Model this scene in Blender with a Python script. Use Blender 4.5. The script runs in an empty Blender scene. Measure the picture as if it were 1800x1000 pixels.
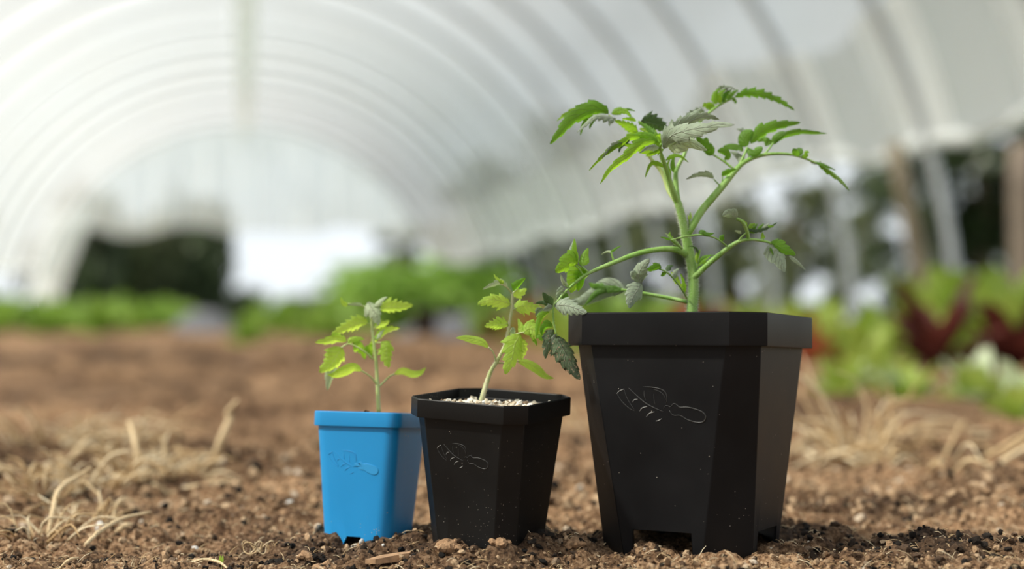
import bpy, bmesh, math, random
import numpy as np
from mathutils import Vector, Matrix

# ------------------------------------------------------------------ camera
SC = bpy.context.scene
COL = SC.collection
F_PX = 2500.0
CAM_H = 0.19
PITCH = math.atan(55 / F_PX)
cd = bpy.data.cameras.new('camera')
cam = bpy.data.objects.new('camera', cd)
COL.objects.link(cam)
cam.location = (0, 0, CAM_H)
cam.rotation_euler = (math.pi / 2 + PITCH, 0, 0)
cd.sensor_width = 36
cd.lens = 36 * F_PX / 1800
cd.clip_start = 0.05
cd.clip_end = 500
cd.dof.use_dof = True
cd.dof.focus_distance = 1.10
cd.dof.aperture_fstop = 2.3
SC.camera = cam

# ------------------------------------------------------------------ light
SUN_STRENGTH, SKY_STRENGTH = 10.5, 1.0
world = bpy.data.worlds.new('world')
SC.world = world
world.use_nodes = True
wn = world.node_tree
bg = wn.nodes['Background']
sky = wn.nodes.new('ShaderNodeTexSky')
sky.sky_type = 'HOSEK_WILKIE'
sky.sun_direction = Vector((-0.62, -0.22, 0.74)).normalized()
sky.turbidity = 6
mixw = wn.nodes.new('ShaderNodeMixRGB')
mixw.inputs[0].default_value = 0.88
mixw.inputs[2].default_value = (0.90, 0.96, 1.0, 1)
wn.links.new(sky.outputs[0], mixw.inputs[1])
wn.links.new(mixw.outputs[0], bg.inputs[0])
bg.inputs[1].default_value = SKY_STRENGTH
sd = bpy.data.lights.new('sun', 'SUN')
sd.energy = SUN_STRENGTH
sd.angle = math.radians(4)
sd.color = (1.0, 0.93, 0.82)
sun = bpy.data.objects.new('sun', sd)
COL.objects.link(sun)
SUN_DIR = Vector((-0.62, -0.22, 0.74)).normalized()
sun.rotation_euler = (-SUN_DIR).to_track_quat('-Z', 'Y').to_euler()
SC.view_settings.view_transform = 'Standard'
SC.view_settings.look = 'None'
SC.view_settings.gamma = 1
SC.view_settings.use_curve_mapping = False
SC.view_settings.exposure = 0.30
SC.cycles.use_denoising = True
SC.cycles.max_bounces = 8
SC.cycles.transparent_max_bounces = 12
SC.cycles.caustics_reflective = False
SC.cycles.caustics_refractive = False

# ------------------------------------------------------------------ helpers
R = random.Random(7)
CP, SP = math.cos(PITCH), math.sin(PITCH)

def ray(px, py):
    a, b = (px - 900) / F_PX, -(py - 500) / F_PX
    return Vector((a, CP - b * SP, SP + b * CP))

def at(px, py, Y):
    d = ray(px, py)
    return Vector((0, 0, CAM_H)) + d * (Y / d.y)

def on_ground(px, py):
    d = ray(px, py)
    t = CAM_H / -d.z
    return d.x * t, d.y * t

AX = math.atan(470 / F_PX)
VX, VY = -math.sin(AX), math.cos(AX)
UX, UY = math.cos(AX), math.sin(AX)

def T(u, v, z=0.0):
    return Vector((u * UX + v * VX, u * UY + v * VY, z))

def tag(o, label=None, cat=None, group=None, kind=None):
    if label: o['label'] = label
    if cat: o['category'] = cat
    if group: o['group'] = group
    if kind: o['kind'] = kind
    return o

def empty(name, loc, rot=(0, 0, 0)):
    o = bpy.data.objects.new(name, None)
    o.empty_display_size = 0.05
    o.location = loc
    o.rotation_euler = rot
    COL.objects.link(o)
    return o

def link_mesh(name, me, parent=None):
    o = bpy.data.objects.new(name, me)
    COL.objects.link(o)
    if parent is not None:
        o.parent = parent
    return o

class MB:
    """collects vertices, faces, uv and material index"""
    def __init__(s):
        s.v, s.f, s.uv, s.mi = [], [], [], []
    def add(s, verts, faces, uvs=None, mi=0):
        b = len(s.v)
        s.v += [tuple(p) for p in verts]
        s.uv += (uvs if uvs is not None else [(0, 0)] * len(verts))
        for f in faces:
            s.f.append(tuple(i + b for i in f)); s.mi.append(mi)
    def build(s, name, mats, parent=None, smooth=True, origin=None):
        me = bpy.data.meshes.new(name)
        vs = s.v
        if origin is not None:
            vs = [(p[0] - origin[0], p[1] - origin[1], p[2] - origin[2]) for p in vs]
        me.from_pydata(vs, [], s.f)
        if not isinstance(mats, (list, tuple)): mats = [mats]
        for m in mats: me.materials.append(m)
        if len(mats) > 1: me.polygons.foreach_set('material_index', s.mi)
        lay = me.uv_layers.new(name='UVMap')
        idx = np.zeros(len(me.loops), dtype=np.int32)
        me.loops.foreach_get('vertex_index', idx)
        lay.data.foreach_set('uv', np.array(s.uv, dtype=np.float32)[idx].ravel())
        if smooth:
            me.polygons.foreach_set('use_smooth', [True] * len(me.polygons))
        me.update()
        o = link_mesh(name, me, parent)
        if origin is not None: o.location = origin
        return o

def crom(P, n):
    """Catmull-Rom through points, n samples"""
    P = [Vector(p) for p in P]
    if len(P) == 2:
        return [P[0].lerp(P[1], i / (n - 1)) for i in range(n)]
    Q = [P[0] * 2 - P[1]] + P + [P[-1] * 2 - P[-2]]
    L = [0]
    for i in range(len(P) - 1): L.append(L[-1] + max((P[i + 1] - P[i]).length, 1e-6))
    out = []
    for k in range(n):
        d = L[-1] * k / (n - 1)
        i = 0
        while i < len(P) - 2 and d > L[i + 1]: i += 1
        t = (d - L[i]) / (L[i + 1] - L[i])
        a, b, c, e = Q[i], Q[i + 1], Q[i + 2], Q[i + 3]
        out.append(0.5 * ((2 * b) + (c - a) * t + (2 * a - 5 * b + 4 * c - e) * t * t + (3 * b - a - 3 * c + e) * t ** 3))
    return out

def tube(mb, P, radii, n=24, sides=10, cap=True, mi=0, wob=0.0, rng=R):
    C = crom(P, n)
    m = len(radii)
    up = Vector((0.1, 0.9, 0.2)).normalized()
    verts, uvs, faces = [], [], []
    for i, c in enumerate(C):
        t = (C[min(i + 1, n - 1)] - C[max(i - 1, 0)])
        if t.length < 1e-9: t = Vector((0, 0, 1))
        t.normalize()
        s = t.cross(up)
        if s.length < 1e-3: s = t.cross(Vector((1, 0, 0)))
        s.normalize()
        w = s.cross(t).normalized()
        k = i / (n - 1) * (m - 1)
        a = int(min(k, m - 2)) if m > 1 else 0
        r = radii[a] + (radii[min(a + 1, m - 1)] - radii[a]) * (k - a)
        r *= 1 + wob * (rng.random() - .5)
        for j in range(sides):
            g = 2 * math.pi * j / sides
            verts.append(c + s * (math.cos(g) * r) + w * (math.sin(g) * r))
            uvs.append((i / (n - 1), j / sides))
    for i in range(n - 1):
        for j in range(sides):
            j2 = (j + 1) % sides
            faces.append((i * sides + j, i * sides + j2, (i + 1) * sides + j2, (i + 1) * sides + j))
    if cap:
        faces.append(tuple(range(sides))[::-1])
        faces.append(tuple((n - 1) * sides + j for j in range(sides)))
    mb.add(verts, faces, uvs, mi)

# numpy noise --------------------------------------------------------------
def _h(ix, iy, s):
    h = (ix.astype(np.int64) * 374761393 + iy.astype(np.int64) * 668265263 + s * 1442695041) & 0xffffffff
    h = ((h ^ (h >> 13)) * 1274126177) & 0xffffffff
    h = ((h ^ (h >> 16)) * 2246822519) & 0xffffffff
    return ((h ^ (h >> 15)) & 0xffffff) / float(0xffffff)

def vnoise(x, y, s=0):
    ix, iy = np.floor(x), np.floor(y)
    fx, fy = x - ix, y - iy
    fx, fy = fx * fx * (3 - 2 * fx), fy * fy * (3 - 2 * fy)
    a, b, c, d = _h(ix, iy, s), _h(ix + 1, iy, s), _h(ix, iy + 1, s), _h(ix + 1, iy + 1, s)
    return (a + (b - a) * fx + (c - a) * fy + (a - b - c + d) * fx * fy) * 2 - 1

def clods(x, y, s=0):
    """rounded lumps: height of overlapping half balls, 0..1"""
    ix, iy = np.floor(x), np.floor(y)
    best = np.zeros_like(x)
    for dx in (-1, 0, 1):
        for dy in (-1, 0, 1):
            jx, jy = ix + dx, iy + dy
            cx, cy = jx + _h(jx, jy, s), jy + _h(jx, jy, s + 1)
            r = 0.25 + 0.55 * _h(jx, jy, s + 2) ** 2
            q = 1 - ((x - cx) ** 2 + (y - cy) ** 2) / (r * r)
            best = np.maximum(best, np.sqrt(np.clip(q, 0, 1)) * r)
    return best

# fitted poses: x, y, z, yaw, pitch, roll, rim side, rim chamfer, rim height,
# body-top side, chamfer, body-bottom side, chamfer, height
def scaled(q, k):
    q = list(q)
    for i in (0, 1, 6, 7, 8, 9, 10, 11, 12, 13): q[i] *= k
    q[2] = CAM_H - (CAM_H - q[2]) * k
    return q
BIG = scaled([.1443, 1.1507, .0021, -.4835, -.0335, .0109, .165, .0223, .0254, .1519, .021, .124, .0297, .1881], 1.0)
MED = scaled([-.0202, 1.2136, -.0026, -.4784, .0539, .025, .11, .0148, .0155, .1002, .0139, .0788, .0137, .1246], .936)
BLU = scaled([-.117, 1.1602, .0042, -.3117, -.0728, .0282, .076, .0045, .0118, .0708, .0051, .0578, .0077, .1071], 1.026)

POTS = [(BIG, .07), (MED, .045), (BLU, .034)]

def ground_h(x, y):
    x = np.asarray(x, float); y = np.asarray(y, float)
    r = np.sqrt(x * x + y * y)
    u = x * UX + y * UY
    v = x * VX + y * VY
    far = np.clip((r - 1.5) / 3.5, 0, 1)
    base = .008 * vnoise(x * 5 + 3, y * 5, 1) + .004 * vnoise(x * 13, y * 13, 2)
    base += far * (.022 * vnoise(u * 1.3 + 5, v * .7, 3) + .012 * vnoise(u * 3.1, v * 2.3, 4))
    base -= .03 * np.exp(-((u + 1.35) / .35) ** 2) * np.clip((v - 3) / 4, 0, 1)
    # low mound beside the big pot and a hollow behind it
    base += .010 * 1.5 * np.exp(-(((x - .235) / .05) ** 2 + ((y - 1.19) / .045) ** 2))
    base += .010 * np.exp(-(((x + .065) / .03) ** 2 + ((y - 1.20) / .05) ** 2))
    base += .016 * np.exp(-(((x - .34) / .07) ** 2 + ((y - 1.13) / .05) ** 2))
    base += .014 * np.exp(-(((x - .60) / .10) ** 2 + ((y - 1.35) / .12) ** 2))
    base -= .012 * np.exp(-(((x - .46) / .12) ** 2 + ((y - 1.35) / .10) ** 2))
    for q, hs in POTS:
        d = np.sqrt((x - q[0]) ** 2 + (y - q[1]) ** 2)
        w = 1 / (1 + np.exp((d - hs * 1.55) / .012))
        base = base * (1 - w) + (q[2] + .0085) * w
    rough = 1 + .5 * vnoise(x * 7, y * 7, 9)
    det = .012 * clods(x * 38, y * 38, 11) * rough + .0055 * clods(x * 95 + 7, y * 95, 21)
    det += .0022 * clods(x * 210, y * 210, 31) + .0016 * vnoise(x * 160, y * 160, 41)
    det += (.45 + far) * (.045 * clods(x * 8, y * 8, 51) * (vnoise(x * 3, y * 3, 61) > -.1) + .02 * clods(x * 20, y * 20, 55)) * np.clip((r - 1.25) * 3, 0, 1)
    return base + det - .007

def gz(x, y):
    return float(ground_h(np.array([x]), np.array([y]))[0])

# ------------------------------------------------------------------ materials
def new_mat(name):
    m = bpy.data.materials.new(name)
    m.use_nodes = True
    nt = m.node_tree
    nt.nodes.clear()
    out = nt.nodes.new('ShaderNodeOutputMaterial')
    return m, nt, out

def N(nt, kind, **kw):
    n = nt.nodes.new(kind)
    for k, v in kw.items():
        if k.startswith('i_'):
            key = k[2:]
            key = int(key) if key.isdigit() else key.replace('_', ' ')
            n.inputs[key].default_value = v
        else: setattr(n, k, v)
    return n

def ramp(nt, src, stops):
    r = nt.nodes.new('ShaderNodeValToRGB')
    el = r.color_ramp.elements
    while len(el) < len(stops): el.new(.5)
    for e, (p, c) in zip(el, stops):
        e.position = p
        e.color = (c[0], c[1], c[2], 1) if len(c) == 3 else c
    nt.links.new(src, r.inputs[0])
    return r

def simple(name, color, rough=.6, metal=0, noise=0, scale=20, bump=0, spec=.5):
    m, nt, out = new_mat(name)
    b = N(nt, 'ShaderNodeBsdfPrincipled')
    b.inputs['Roughness'].default_value = rough
    b.inputs['Metallic'].default_value = metal
    b.inputs['Specular IOR Level'].default_value = spec
    tc = N(nt, 'ShaderNodeTexCoord')
    nz = N(nt, 'ShaderNodeTexNoise'); nz.inputs['Scale'].default_value = scale; nz.inputs['Detail'].default_value = 5
    nt.links.new(tc.outputs['Object'], nz.inputs['Vector'])
    k0, k1 = max(0, 1 - noise), 1 + noise
    r = ramp(nt, nz.outputs['Fac'], [(.3, [c * k0 for c in color]), (.7, [min(1, c * k1) for c in color])])
    nt.links.new(r.outputs[0], b.inputs['Base Color'])
    if bump:
        bp = N(nt, 'ShaderNodeBump'); bp.inputs['Strength'].default_value = bump; bp.inputs['Distance'].default_value = .002
        nt.links.new(nz.outputs['Fac'], bp.inputs['Height']); nt.links.new(bp.outputs[0], b.inputs['Normal'])
    nt.links.new(b.outputs[0], out.inputs[0])
    return m

def leaf_mat(name, c_face, c_trans, vein, trans=.45, mott=.15, spots=None, rough=.55, sheen=0.0):
    """green blade: reflecting face, light passing through, paler veins from the uv (s along, t across)"""
    m, nt, out = new_mat(name)
    L = nt.links
    uv = N(nt, 'ShaderNodeUVMap'); sep = N(nt, 'ShaderNodeSeparateXYZ'); L.new(uv.outputs[0], sep.inputs[0])
    ab = N(nt, 'ShaderNodeMath', operation='ABSOLUTE'); L.new(sep.outputs[1], ab.inputs[0])
    # side veins: fract(s*7 - |t|*1.6)
    a1 = N(nt, 'ShaderNodeMath', operation='MULTIPLY'); a1.inputs[1].default_value = 7; L.new(sep.outputs[0], a1.inputs[0])
    a2 = N(nt, 'ShaderNodeMath', operation='MULTIPLY'); a2.inputs[1].default_value = 1.7; L.new(ab.outputs[0], a2.inputs[0])
    a3 = N(nt, 'ShaderNodeMath', operation='SUBTRACT'); L.new(a1.outputs[0], a3.inputs[0]); L.new(a2.outputs[0], a3.inputs[1])
    a4 = N(nt, 'ShaderNodeMath', operation='PINGPONG'); a4.inputs[1].default_value = .5; L.new(a3.outputs[0], a4.inputs[0])
    v1 = ramp(nt, a4.outputs[0], [(0, (1, 1, 1)), (.1, (.0, .0, .0))])
    v2 = ramp(nt, ab.outputs[0], [(0, (1, 1, 1)), (.07, (0, 0, 0))])
    mx = N(nt, 'ShaderNodeMath', operation='MAXIMUM'); L.new(v1.outputs[0], mx.inputs[0]); L.new(v2.outputs[0], mx.inputs[1])
    vk = N(nt, 'ShaderNodeMath', operation='MULTIPLY'); vk.inputs[1].default_value = .6; L.new(mx.outputs[0], vk.inputs[0])
    tc = N(nt, 'ShaderNodeTexCoord')
    nz = N(nt, 'ShaderNodeTexNoise'); nz.inputs['Scale'].default_value = 220; nz.inputs['Detail'].default_value = 4
    L.new(tc.outputs['Object'], nz.inputs['Vector'])
    nz2 = N(nt, 'ShaderNodeTexNoise'); nz2.inputs['Scale'].default_value = 45; L.new(tc.outputs['Object'], nz2.inputs['Vector'])
    def colour(c):
        k = ramp(nt, nz2.outputs['Fac'], [(.3, [x * (1 - mott) for x in c]), (.7, [min(1, x * (1 + mott)) for x in c])])
        q = N(nt, 'ShaderNodeMixRGB'); L.new(vk.outputs[0], q.inputs[0]); L.new(k.outputs[0], q.inputs[1])
        q.inputs[2].default_value = (*vein, 1)
        res = q.outputs[0]
        if spots:
            vo = N(nt, 'ShaderNodeTexNoise'); vo.inputs['Scale'].default_value = spots[0]; vo.inputs['Detail'].default_value = 6
            L.new(tc.outputs['Object'], vo.inputs['Vector'])
            rr = ramp(nt, vo.outputs['Fac'], [(spots[1], (0, 0, 0)), (spots[1] + .03, (1, 1, 1))])
            q2 = N(nt, 'ShaderNodeMixRGB'); L.new(rr.outputs[0], q2.inputs[0]); L.new(res, q2.inputs[1])
            q2.inputs[2].default_value = (*spots[2], 1)
            res = q2.outputs[0]
        return res
    b = N(nt, 'ShaderNodeBsdfPrincipled'); b.inputs['Roughness'].default_value = rough
    b.inputs['Specular IOR Level'].default_value = .35
    if sheen:
        b.inputs['Sheen Weight'].default_value = sheen
    L.new(colour(c_face), b.inputs['Base Color'])
    t = N(nt, 'ShaderNodeBsdfTranslucent'); L.new(colour(c_trans), t.inputs[0])
    ms = N(nt, 'ShaderNodeMixShader'); ms.inputs[0].default_value = trans
    L.new(b.outputs[0], ms.inputs[1]); L.new(t.outputs[0], ms.inputs[2])
    sb = N(nt, 'ShaderNodeMath', operation='SUBTRACT'); L.new(nz.outputs['Fac'], sb.inputs[0]); L.new(mx.outputs[0], sb.inputs[1])
    bp = N(nt, 'ShaderNodeBump'); bp.inputs['Strength'].default_value = .9; bp.inputs['Distance'].default_value = .0009
    L.new(sb.outputs[0], bp.inputs['Height']); L.new(bp.outputs[0], b.inputs['Normal'])
    L.new(ms.outputs[0], out.inputs[0])
    return m

M = {}
M['young'] = leaf_mat('young_leaf', (.42, .66, .10), (.68, 1.0, .10), (.66, .80, .24), .58)
M['young_pale'] = leaf_mat('pale_young_leaf', (.50, .60, .38), (.50, .66, .30), (.7, .75, .55), .3, .25)
M['mature'] = leaf_mat('tomato_leaf', (.11, .235, .035), (.26, .58, .025), (.20, .34, .08), .45, .25)
M['bright'] = leaf_mat('bright_tomato_leaf', (.19, .38, .045), (.46, .82, .035), (.34, .50, .10), .52, .25)
M['grey'] = leaf_mat('grey_tomato_leaf', (.30, .37, .26), (.30, .42, .20), (.52, .58, .45), .25, .25, sheen=.3)
M['dark'] = leaf_mat('dark_tomato_leaf', (.075, .13, .055), (.12, .24, .05), (.2, .28, .15), .3, .3)
M['sick'] = leaf_mat('blighted_leaf', (.11, .16, .08), (.12, .2, .06), (.3, .34, .24), .2, .5, spots=(650, .60, (.36, .26, .17)))

def stem_mat(name, c, c2, k=.25):
    m, nt, out = new_mat(name)
    tc = N(nt, 'ShaderNodeTexCoord')
    nz = N(nt, 'ShaderNodeTexNoise'); nz.inputs['Scale'].default_value = 60; nz.inputs['Detail'].default_value = 5
    mp = N(nt, 'ShaderNodeMapping'); mp.inputs['Scale'].default_value = (3, 3, .6)
    nt.links.new(tc.outputs['Object'], mp.inputs[0]); nt.links.new(mp.outputs[0], nz.inputs['Vector'])
    r = ramp(nt, nz.outputs['Fac'], [(.35, c), (.68, c2)])
    b = N(nt, 'ShaderNodeBsdfPrincipled'); b.inputs['Roughness'].default_value = .5
    b.inputs['Subsurface Weight'].default_value = k; b.inputs['Subsurface Radius'].default_value = (.004, .006, .001)
    nt.links.new(r.outputs[0], b.inputs['Base Color'])
    bp = N(nt, 'ShaderNodeBump'); bp.inputs['Strength'].default_value = .3; bp.inputs['Distance'].default_value = .0006
    nt.links.new(nz.outputs['Fac'], bp.inputs['Height']); nt.links.new(bp.outputs[0], b.inputs['Normal'])
    nt.links.new(b.outputs[0], out.inputs[0])
    return m
M['stem'] = stem_mat('tomato_stem', (.19, .38, .055), (.32, .50, .15), .12)
M['stem_young'] = stem_mat('seedling_stem', (.48, .62, .20), (.62, .72, .36))
M['stem_buff'] = stem_mat('buff_seedling_stem', (.42, .50, .20), (.62, .58, .38))
M['hair'] = simple('fine_hairs', (.70, .74, .62), .6)

def plastic_pot(name, c, rough, fleck, fleck_scale, fleck_hi, band=None, spec=.5, smudge=0.0, sss=0):
    m, nt, out = new_mat(name)
    L = nt.links
    tc = N(nt, 'ShaderNodeTexCoord')
    vo = N(nt, 'ShaderNodeTexVoronoi'); vo.inputs['Scale'].default_value = fleck_scale
    L.new(tc.outputs['Object'], vo.inputs['Vector'])
    # only some cells carry a speck
    sp = N(nt, 'ShaderNodeSeparateXYZ'); L.new(vo.outputs['Color'], sp.inputs[0])
    nz = N(nt, 'ShaderNodeTexNoise'); nz.inputs['Scale'].default_value = 14; nz.inputs['Detail'].default_value = 3
    L.new(tc.outputs['Object'], nz.inputs['Vector'])
    dens = ramp(nt, nz.outputs['Fac'], [(.48, (0, 0, 0)), (.72, (.6, .6, .6))])
    lt = N(nt, 'ShaderNodeMath', operation='LESS_THAN'); L.new(sp.outputs[0], lt.inputs[0])
    ad = N(nt, 'ShaderNodeMath', operation='ADD'); ad.inputs[1].default_value = fleck; L.new(dens.outputs[0], ad.inputs[0])
    ad2 = N(nt, 'ShaderNodeMath', operation='MULTIPLY'); ad2.inputs[1].default_value = fleck_hi; L.new(ad.outputs[0], ad2.inputs[0])
    L.new(ad2.outputs[0], lt.inputs[1])
    sz = N(nt, 'ShaderNodeMath', operation='MULTIPLY'); sz.inputs[1].default_value = .26; L.new(sp.outputs[1], sz.inputs[0])
    l2 = N(nt, 'ShaderNodeMath', operation='LESS_THAN'); L.new(vo.outputs['Distance'], l2.inputs[0]); L.new(sz.outputs[0], l2.inputs[1])
    an = N(nt, 'ShaderNodeMath', operation='MULTIPLY'); L.new(lt.outputs[0], an.inputs[0]); L.new(l2.outputs[0], an.inputs[1])
    fine = N(nt, 'ShaderNodeTexNoise'); fine.inputs['Scale'].default_value = 500; L.new(tc.outputs['Object'], fine.inputs['Vector'])
    base = ramp(nt, nz.outputs['Fac'], [(.35, c), (.75, [min(1, x * (1 + smudge) + smudge * .01) for x in c])])
    q = N(nt, 'ShaderNodeMixRGB'); L.new(an.outputs[0], q.inputs[0]); L.new(base.outputs[0], q.inputs[1]); q.inputs[2].default_value = (.42, .38, .33, 1)
    b = N(nt, 'ShaderNodeBsdfPrincipled'); b.inputs['Specular IOR Level'].default_value = spec
    if sss:
        b.inputs['Subsurface Weight'].default_value = sss; b.inputs['Subsurface Radius'].default_value = (.002, .004, .008)
    L.new(q.outputs[0], b.inputs['Base Color'])
    rr = N(nt, 'ShaderNodeMapRange'); rr.inputs['To Min'].default_value = rough - .06; rr.inputs['To Max'].default_value = rough + .1
    L.new(nz.outputs['Fac'], rr.inputs[0]); L.new(rr.outputs[0], b.inputs['Roughness'])
    bp = N(nt, 'ShaderNodeBump'); bp.inputs['Strength'].default_value = .08; bp.inputs['Distance'].default_value = .0003
    L.new(fine.outputs['Fac'], bp.inputs['Height']); L.new(bp.outputs[0], b.inputs['Normal'])
    L.new(b.outputs[0], out.inputs[0])
    return m
M['black'] = plastic_pot('black_pot_plastic', (.004, .0042, .005), .42, .05, 700, .10, smudge=.4, spec=.2)
M['black2'] = plastic_pot('dusty_black_pot_plastic', (.004, .004, .004), .45, .05, 850, .5, smudge=.4, spec=.3)
M['blue'] = plastic_pot('blue_pot_plastic', (.014, .285, .64), .38, .004, 500, .3, smudge=.1, sss=.1)
M['mark_black'] = simple('raised_mark_on_black', (.040, .040, .039), .4)
M['mark_pale'] = simple('scuffed_raised_mark', (.26, .26, .25), .5)
M['mark_blue'] = simple('raised_mark_on_blue', (.030, .315, .665), .4)

def soil_mat():
    m, nt, out = new_mat('garden_soil')
    L = nt.links
    tc = N(nt, 'ShaderNodeTexCoord')
    def noise(s, d=6, r=.6):
        n = N(nt, 'ShaderNodeTexNoise'); n.inputs['Scale'].default_value = s; n.inputs['Detail'].default_value = d
        n.inputs['Roughness'].default_value = r
        L.new(tc.outputs['Object'], n.inputs['Vector']); return n
    n1, n2, n3 = noise(260), noise(30), noise(2.6, 5)
    c1 = ramp(nt, n1.outputs['Fac'], [(.33, (.045, .026, .015)), (.44, (.24, .138, .074)), (.55, (.46, .29, .165)), (.70, (.68, .50, .33))])
    c2 = ramp(nt, n2.outputs['Fac'], [(.36, (.26, .22, .20)), (.52, (1, 1, 1))])
    q = N(nt, 'ShaderNodeMixRGB', blend_type='MULTIPLY'); q.inputs[0].default_value = .85
    L.new(c1.outputs[0], q.inputs[1]); L.new(c2.outputs[0], q.inputs[2])
    c3 = ramp(nt, n3.outputs['Fac'], [(.38, (.36, .30, .27)), (.58, (1.25, 1.22, 1.18))])
    q3 = N(nt, 'ShaderNodeMixRGB', blend_type='MULTIPLY'); q3.inputs[0].default_value = .8
    L.new(q.outputs[0], q3.inputs[1]); L.new(c3.outputs[0], q3.inputs[2])
    # darker soil patches from a vertex mask; spilt potting mix only around the pots
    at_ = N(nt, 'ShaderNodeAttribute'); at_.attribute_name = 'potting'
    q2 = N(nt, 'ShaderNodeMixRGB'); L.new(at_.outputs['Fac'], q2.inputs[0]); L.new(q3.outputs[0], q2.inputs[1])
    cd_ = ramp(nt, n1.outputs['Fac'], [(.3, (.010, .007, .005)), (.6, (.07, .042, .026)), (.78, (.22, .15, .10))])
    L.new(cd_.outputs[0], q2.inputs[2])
    b = N(nt, 'ShaderNodeBsdfPrincipled'); b.inputs['Roughness'].default_value = .9
    b.inputs['Specular IOR Level'].default_value = .2
    L.new(q2.outputs[0], b.inputs['Base Color'])
    bp = N(nt, 'ShaderNodeBump'); bp.inputs['Strength'].default_value = 1.0; bp.inputs['Distance'].default_value = .005
    L.new(n1.outputs['Fac'], bp.inputs['Height']); L.new(bp.outputs[0], b.inputs['Normal'])
    L.new(b.outputs[0], out.inputs[0])
    return m
M['soil'] = soil_mat()
def crumb_mat(name, stops, rough=.9):
    m, nt, out = new_mat(name)
    g = N(nt, 'ShaderNodeNewGeometry')
    r = ramp(nt, g.outputs['Random Per Island'], stops)
    tc = N(nt, 'ShaderNodeTexCoord')
    nz = N(nt, 'ShaderNodeTexNoise'); nz.inputs['Scale'].default_value = 600; nt.links.new(tc.outputs['Object'], nz.inputs['Vector'])
    k = ramp(nt, nz.outputs['Fac'], [(.3, (.6, .6, .6)), (.7, (1.25, 1.25, 1.25))])
    q = N(nt, 'ShaderNodeMixRGB', blend_type='MULTIPLY'); q.inputs[0].default_value = 1
    nt.links.new(r.outputs[0], q.inputs[1]); nt.links.new(k.outputs[0], q.inputs[2])
    b = N(nt, 'ShaderNodeBsdfPrincipled'); b.inputs['Roughness'].default_value = rough
    b.inputs['Specular IOR Level'].default_value = .25
    nt.links.new(q.outputs[0], b.inputs['Base Color'])
    bp = N(nt, 'ShaderNodeBump'); bp.inputs['Strength'].default_value = .6; bp.inputs['Distance'].default_value = .0008
    nt.links.new(nz.outputs['Fac'], bp.inputs['Height']); nt.links.new(bp.outputs[0], b.inputs['Normal'])
    nt.links.new(b.outputs[0], out.inputs[0])
    return m
M['crumb'] = crumb_mat('soil_crumb', [(0, (.02, .012, .007)), (.3, (.15, .088, .048)), (.55, (.36, .23, .13)), (.96, (.52, .37, .23)), (1, (.62, .55, .46))])
M['crumb_dark'] = crumb_mat('potting_crumb', [(0, (.004, .004, .004)), (.6, (.02, .014, .010)), (.9, (.10, .06, .036)), (1, (.25, .18, .12))])
M['grit'] = crumb_mat('pale_grit', [(0, (.20, .13, .08)), (.3, (.50, .39, .26)), (.6, (.76, .68, .53)), (1, (.92, .90, .84))], .7)
M['straw'] = crumb_mat('dry_straw', [(0, (.44, .29, .14)), (.5, (.66, .49, .28)), (1, (.86, .74, .52))], .7)
M['clod'] = simple('tan_soil_clod', (.33, .20, .108), .95, noise=.45, scale=260, bump=1.0)
M['pebble'] = simple('pale_pebble', (.62, .60, .56), .6, noise=.2, scale=200, bump=.3)
M['bark'] = simple('tan_bark_chip', (.40, .24, .13), .85, noise=.3, scale=150, bump=.6)
M['wood'] = simple('weathered_wood', (.24, .20, .14), .8, noise=.25, scale=8, bump=.4)
M['pipe'] = simple('galvanised_pipe', (.44, .47, .50), .45, .15, .1, 12)
M['ridge'] = simple('ridge_timber', (.62, .55, .55), .7, 0, .12, 6)
M['trunk'] = simple('tree_bark', (.09, .065, .045), .9, noise=.4, scale=6, bump=.6)
M['post'] = simple('dark_post_wood', (.065, .05, .035), .85, noise=.25, scale=8, bump=.4)
M['blackbag'] = simple('black_plastic_pot', (.02, .021, .026), .4)
M['cover'] = simple('grey_row_cover', (.12, .12, .135), .7, noise=.15, scale=3)

def foliage(name, a, b_, trans=.35, scale=3.0):
    m, nt, out = new_mat(name)
    g = N(nt, 'ShaderNodeNewGeometry')
    r = ramp(nt, g.outputs['Random Per Island'], [(0, a), (1, b_)])
    d = N(nt, 'ShaderNodeBsdfPrincipled'); d.inputs['Roughness'].default_value = .55
    t = N(nt, 'ShaderNodeBsdfTranslucent')
    nt.links.new(r.outputs[0], d.inputs['Base Color']); nt.links.new(r.outputs[0], t.inputs[0])
    ms = N(nt, 'ShaderNodeMixShader'); ms.inputs[0].default_value = trans
    nt.links.new(d.outputs[0], ms.inputs[1]); nt.links.new(t.outputs[0], ms.inputs[2]); nt.links.new(ms.outputs[0], out.inputs[0])
    return m
M['fol_dark'] = foliage('evergreen_foliage', (.012, .022, .008), (.045, .07, .022), .2)
M['fol_mid'] = foliage('olive_foliage', (.035, .05, .02), (.11, .13, .05), .3)
M['crop'] = foliage('crop_leaf', (.20, .34, .05), (.42, .60, .12), .45)
M['crop_tall'] = foliage('tall_crop_leaf', (.20, .36, .05), (.38, .58, .12), .45)
M['lettuce'] = foliage('lettuce_leaf', (.28, .40, .05), (.56, .66, .16), .45)
M['red'] = foliage('red_lettuce_leaf', (.07, .018, .015), (.20, .05, .035), .35)
M['rust'] = foliage('rust_red_lettuce_leaf', (.28, .05, .03), (.50, .14, .07), .4)
M['pale'] = foliage('pale_cabbage_leaf', (.45, .58, .30), (.75, .82, .58), .35)
M['grass'] = simple('mown_grass', (.075, .11, .04), .9, noise=.5, scale=4)

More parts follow.
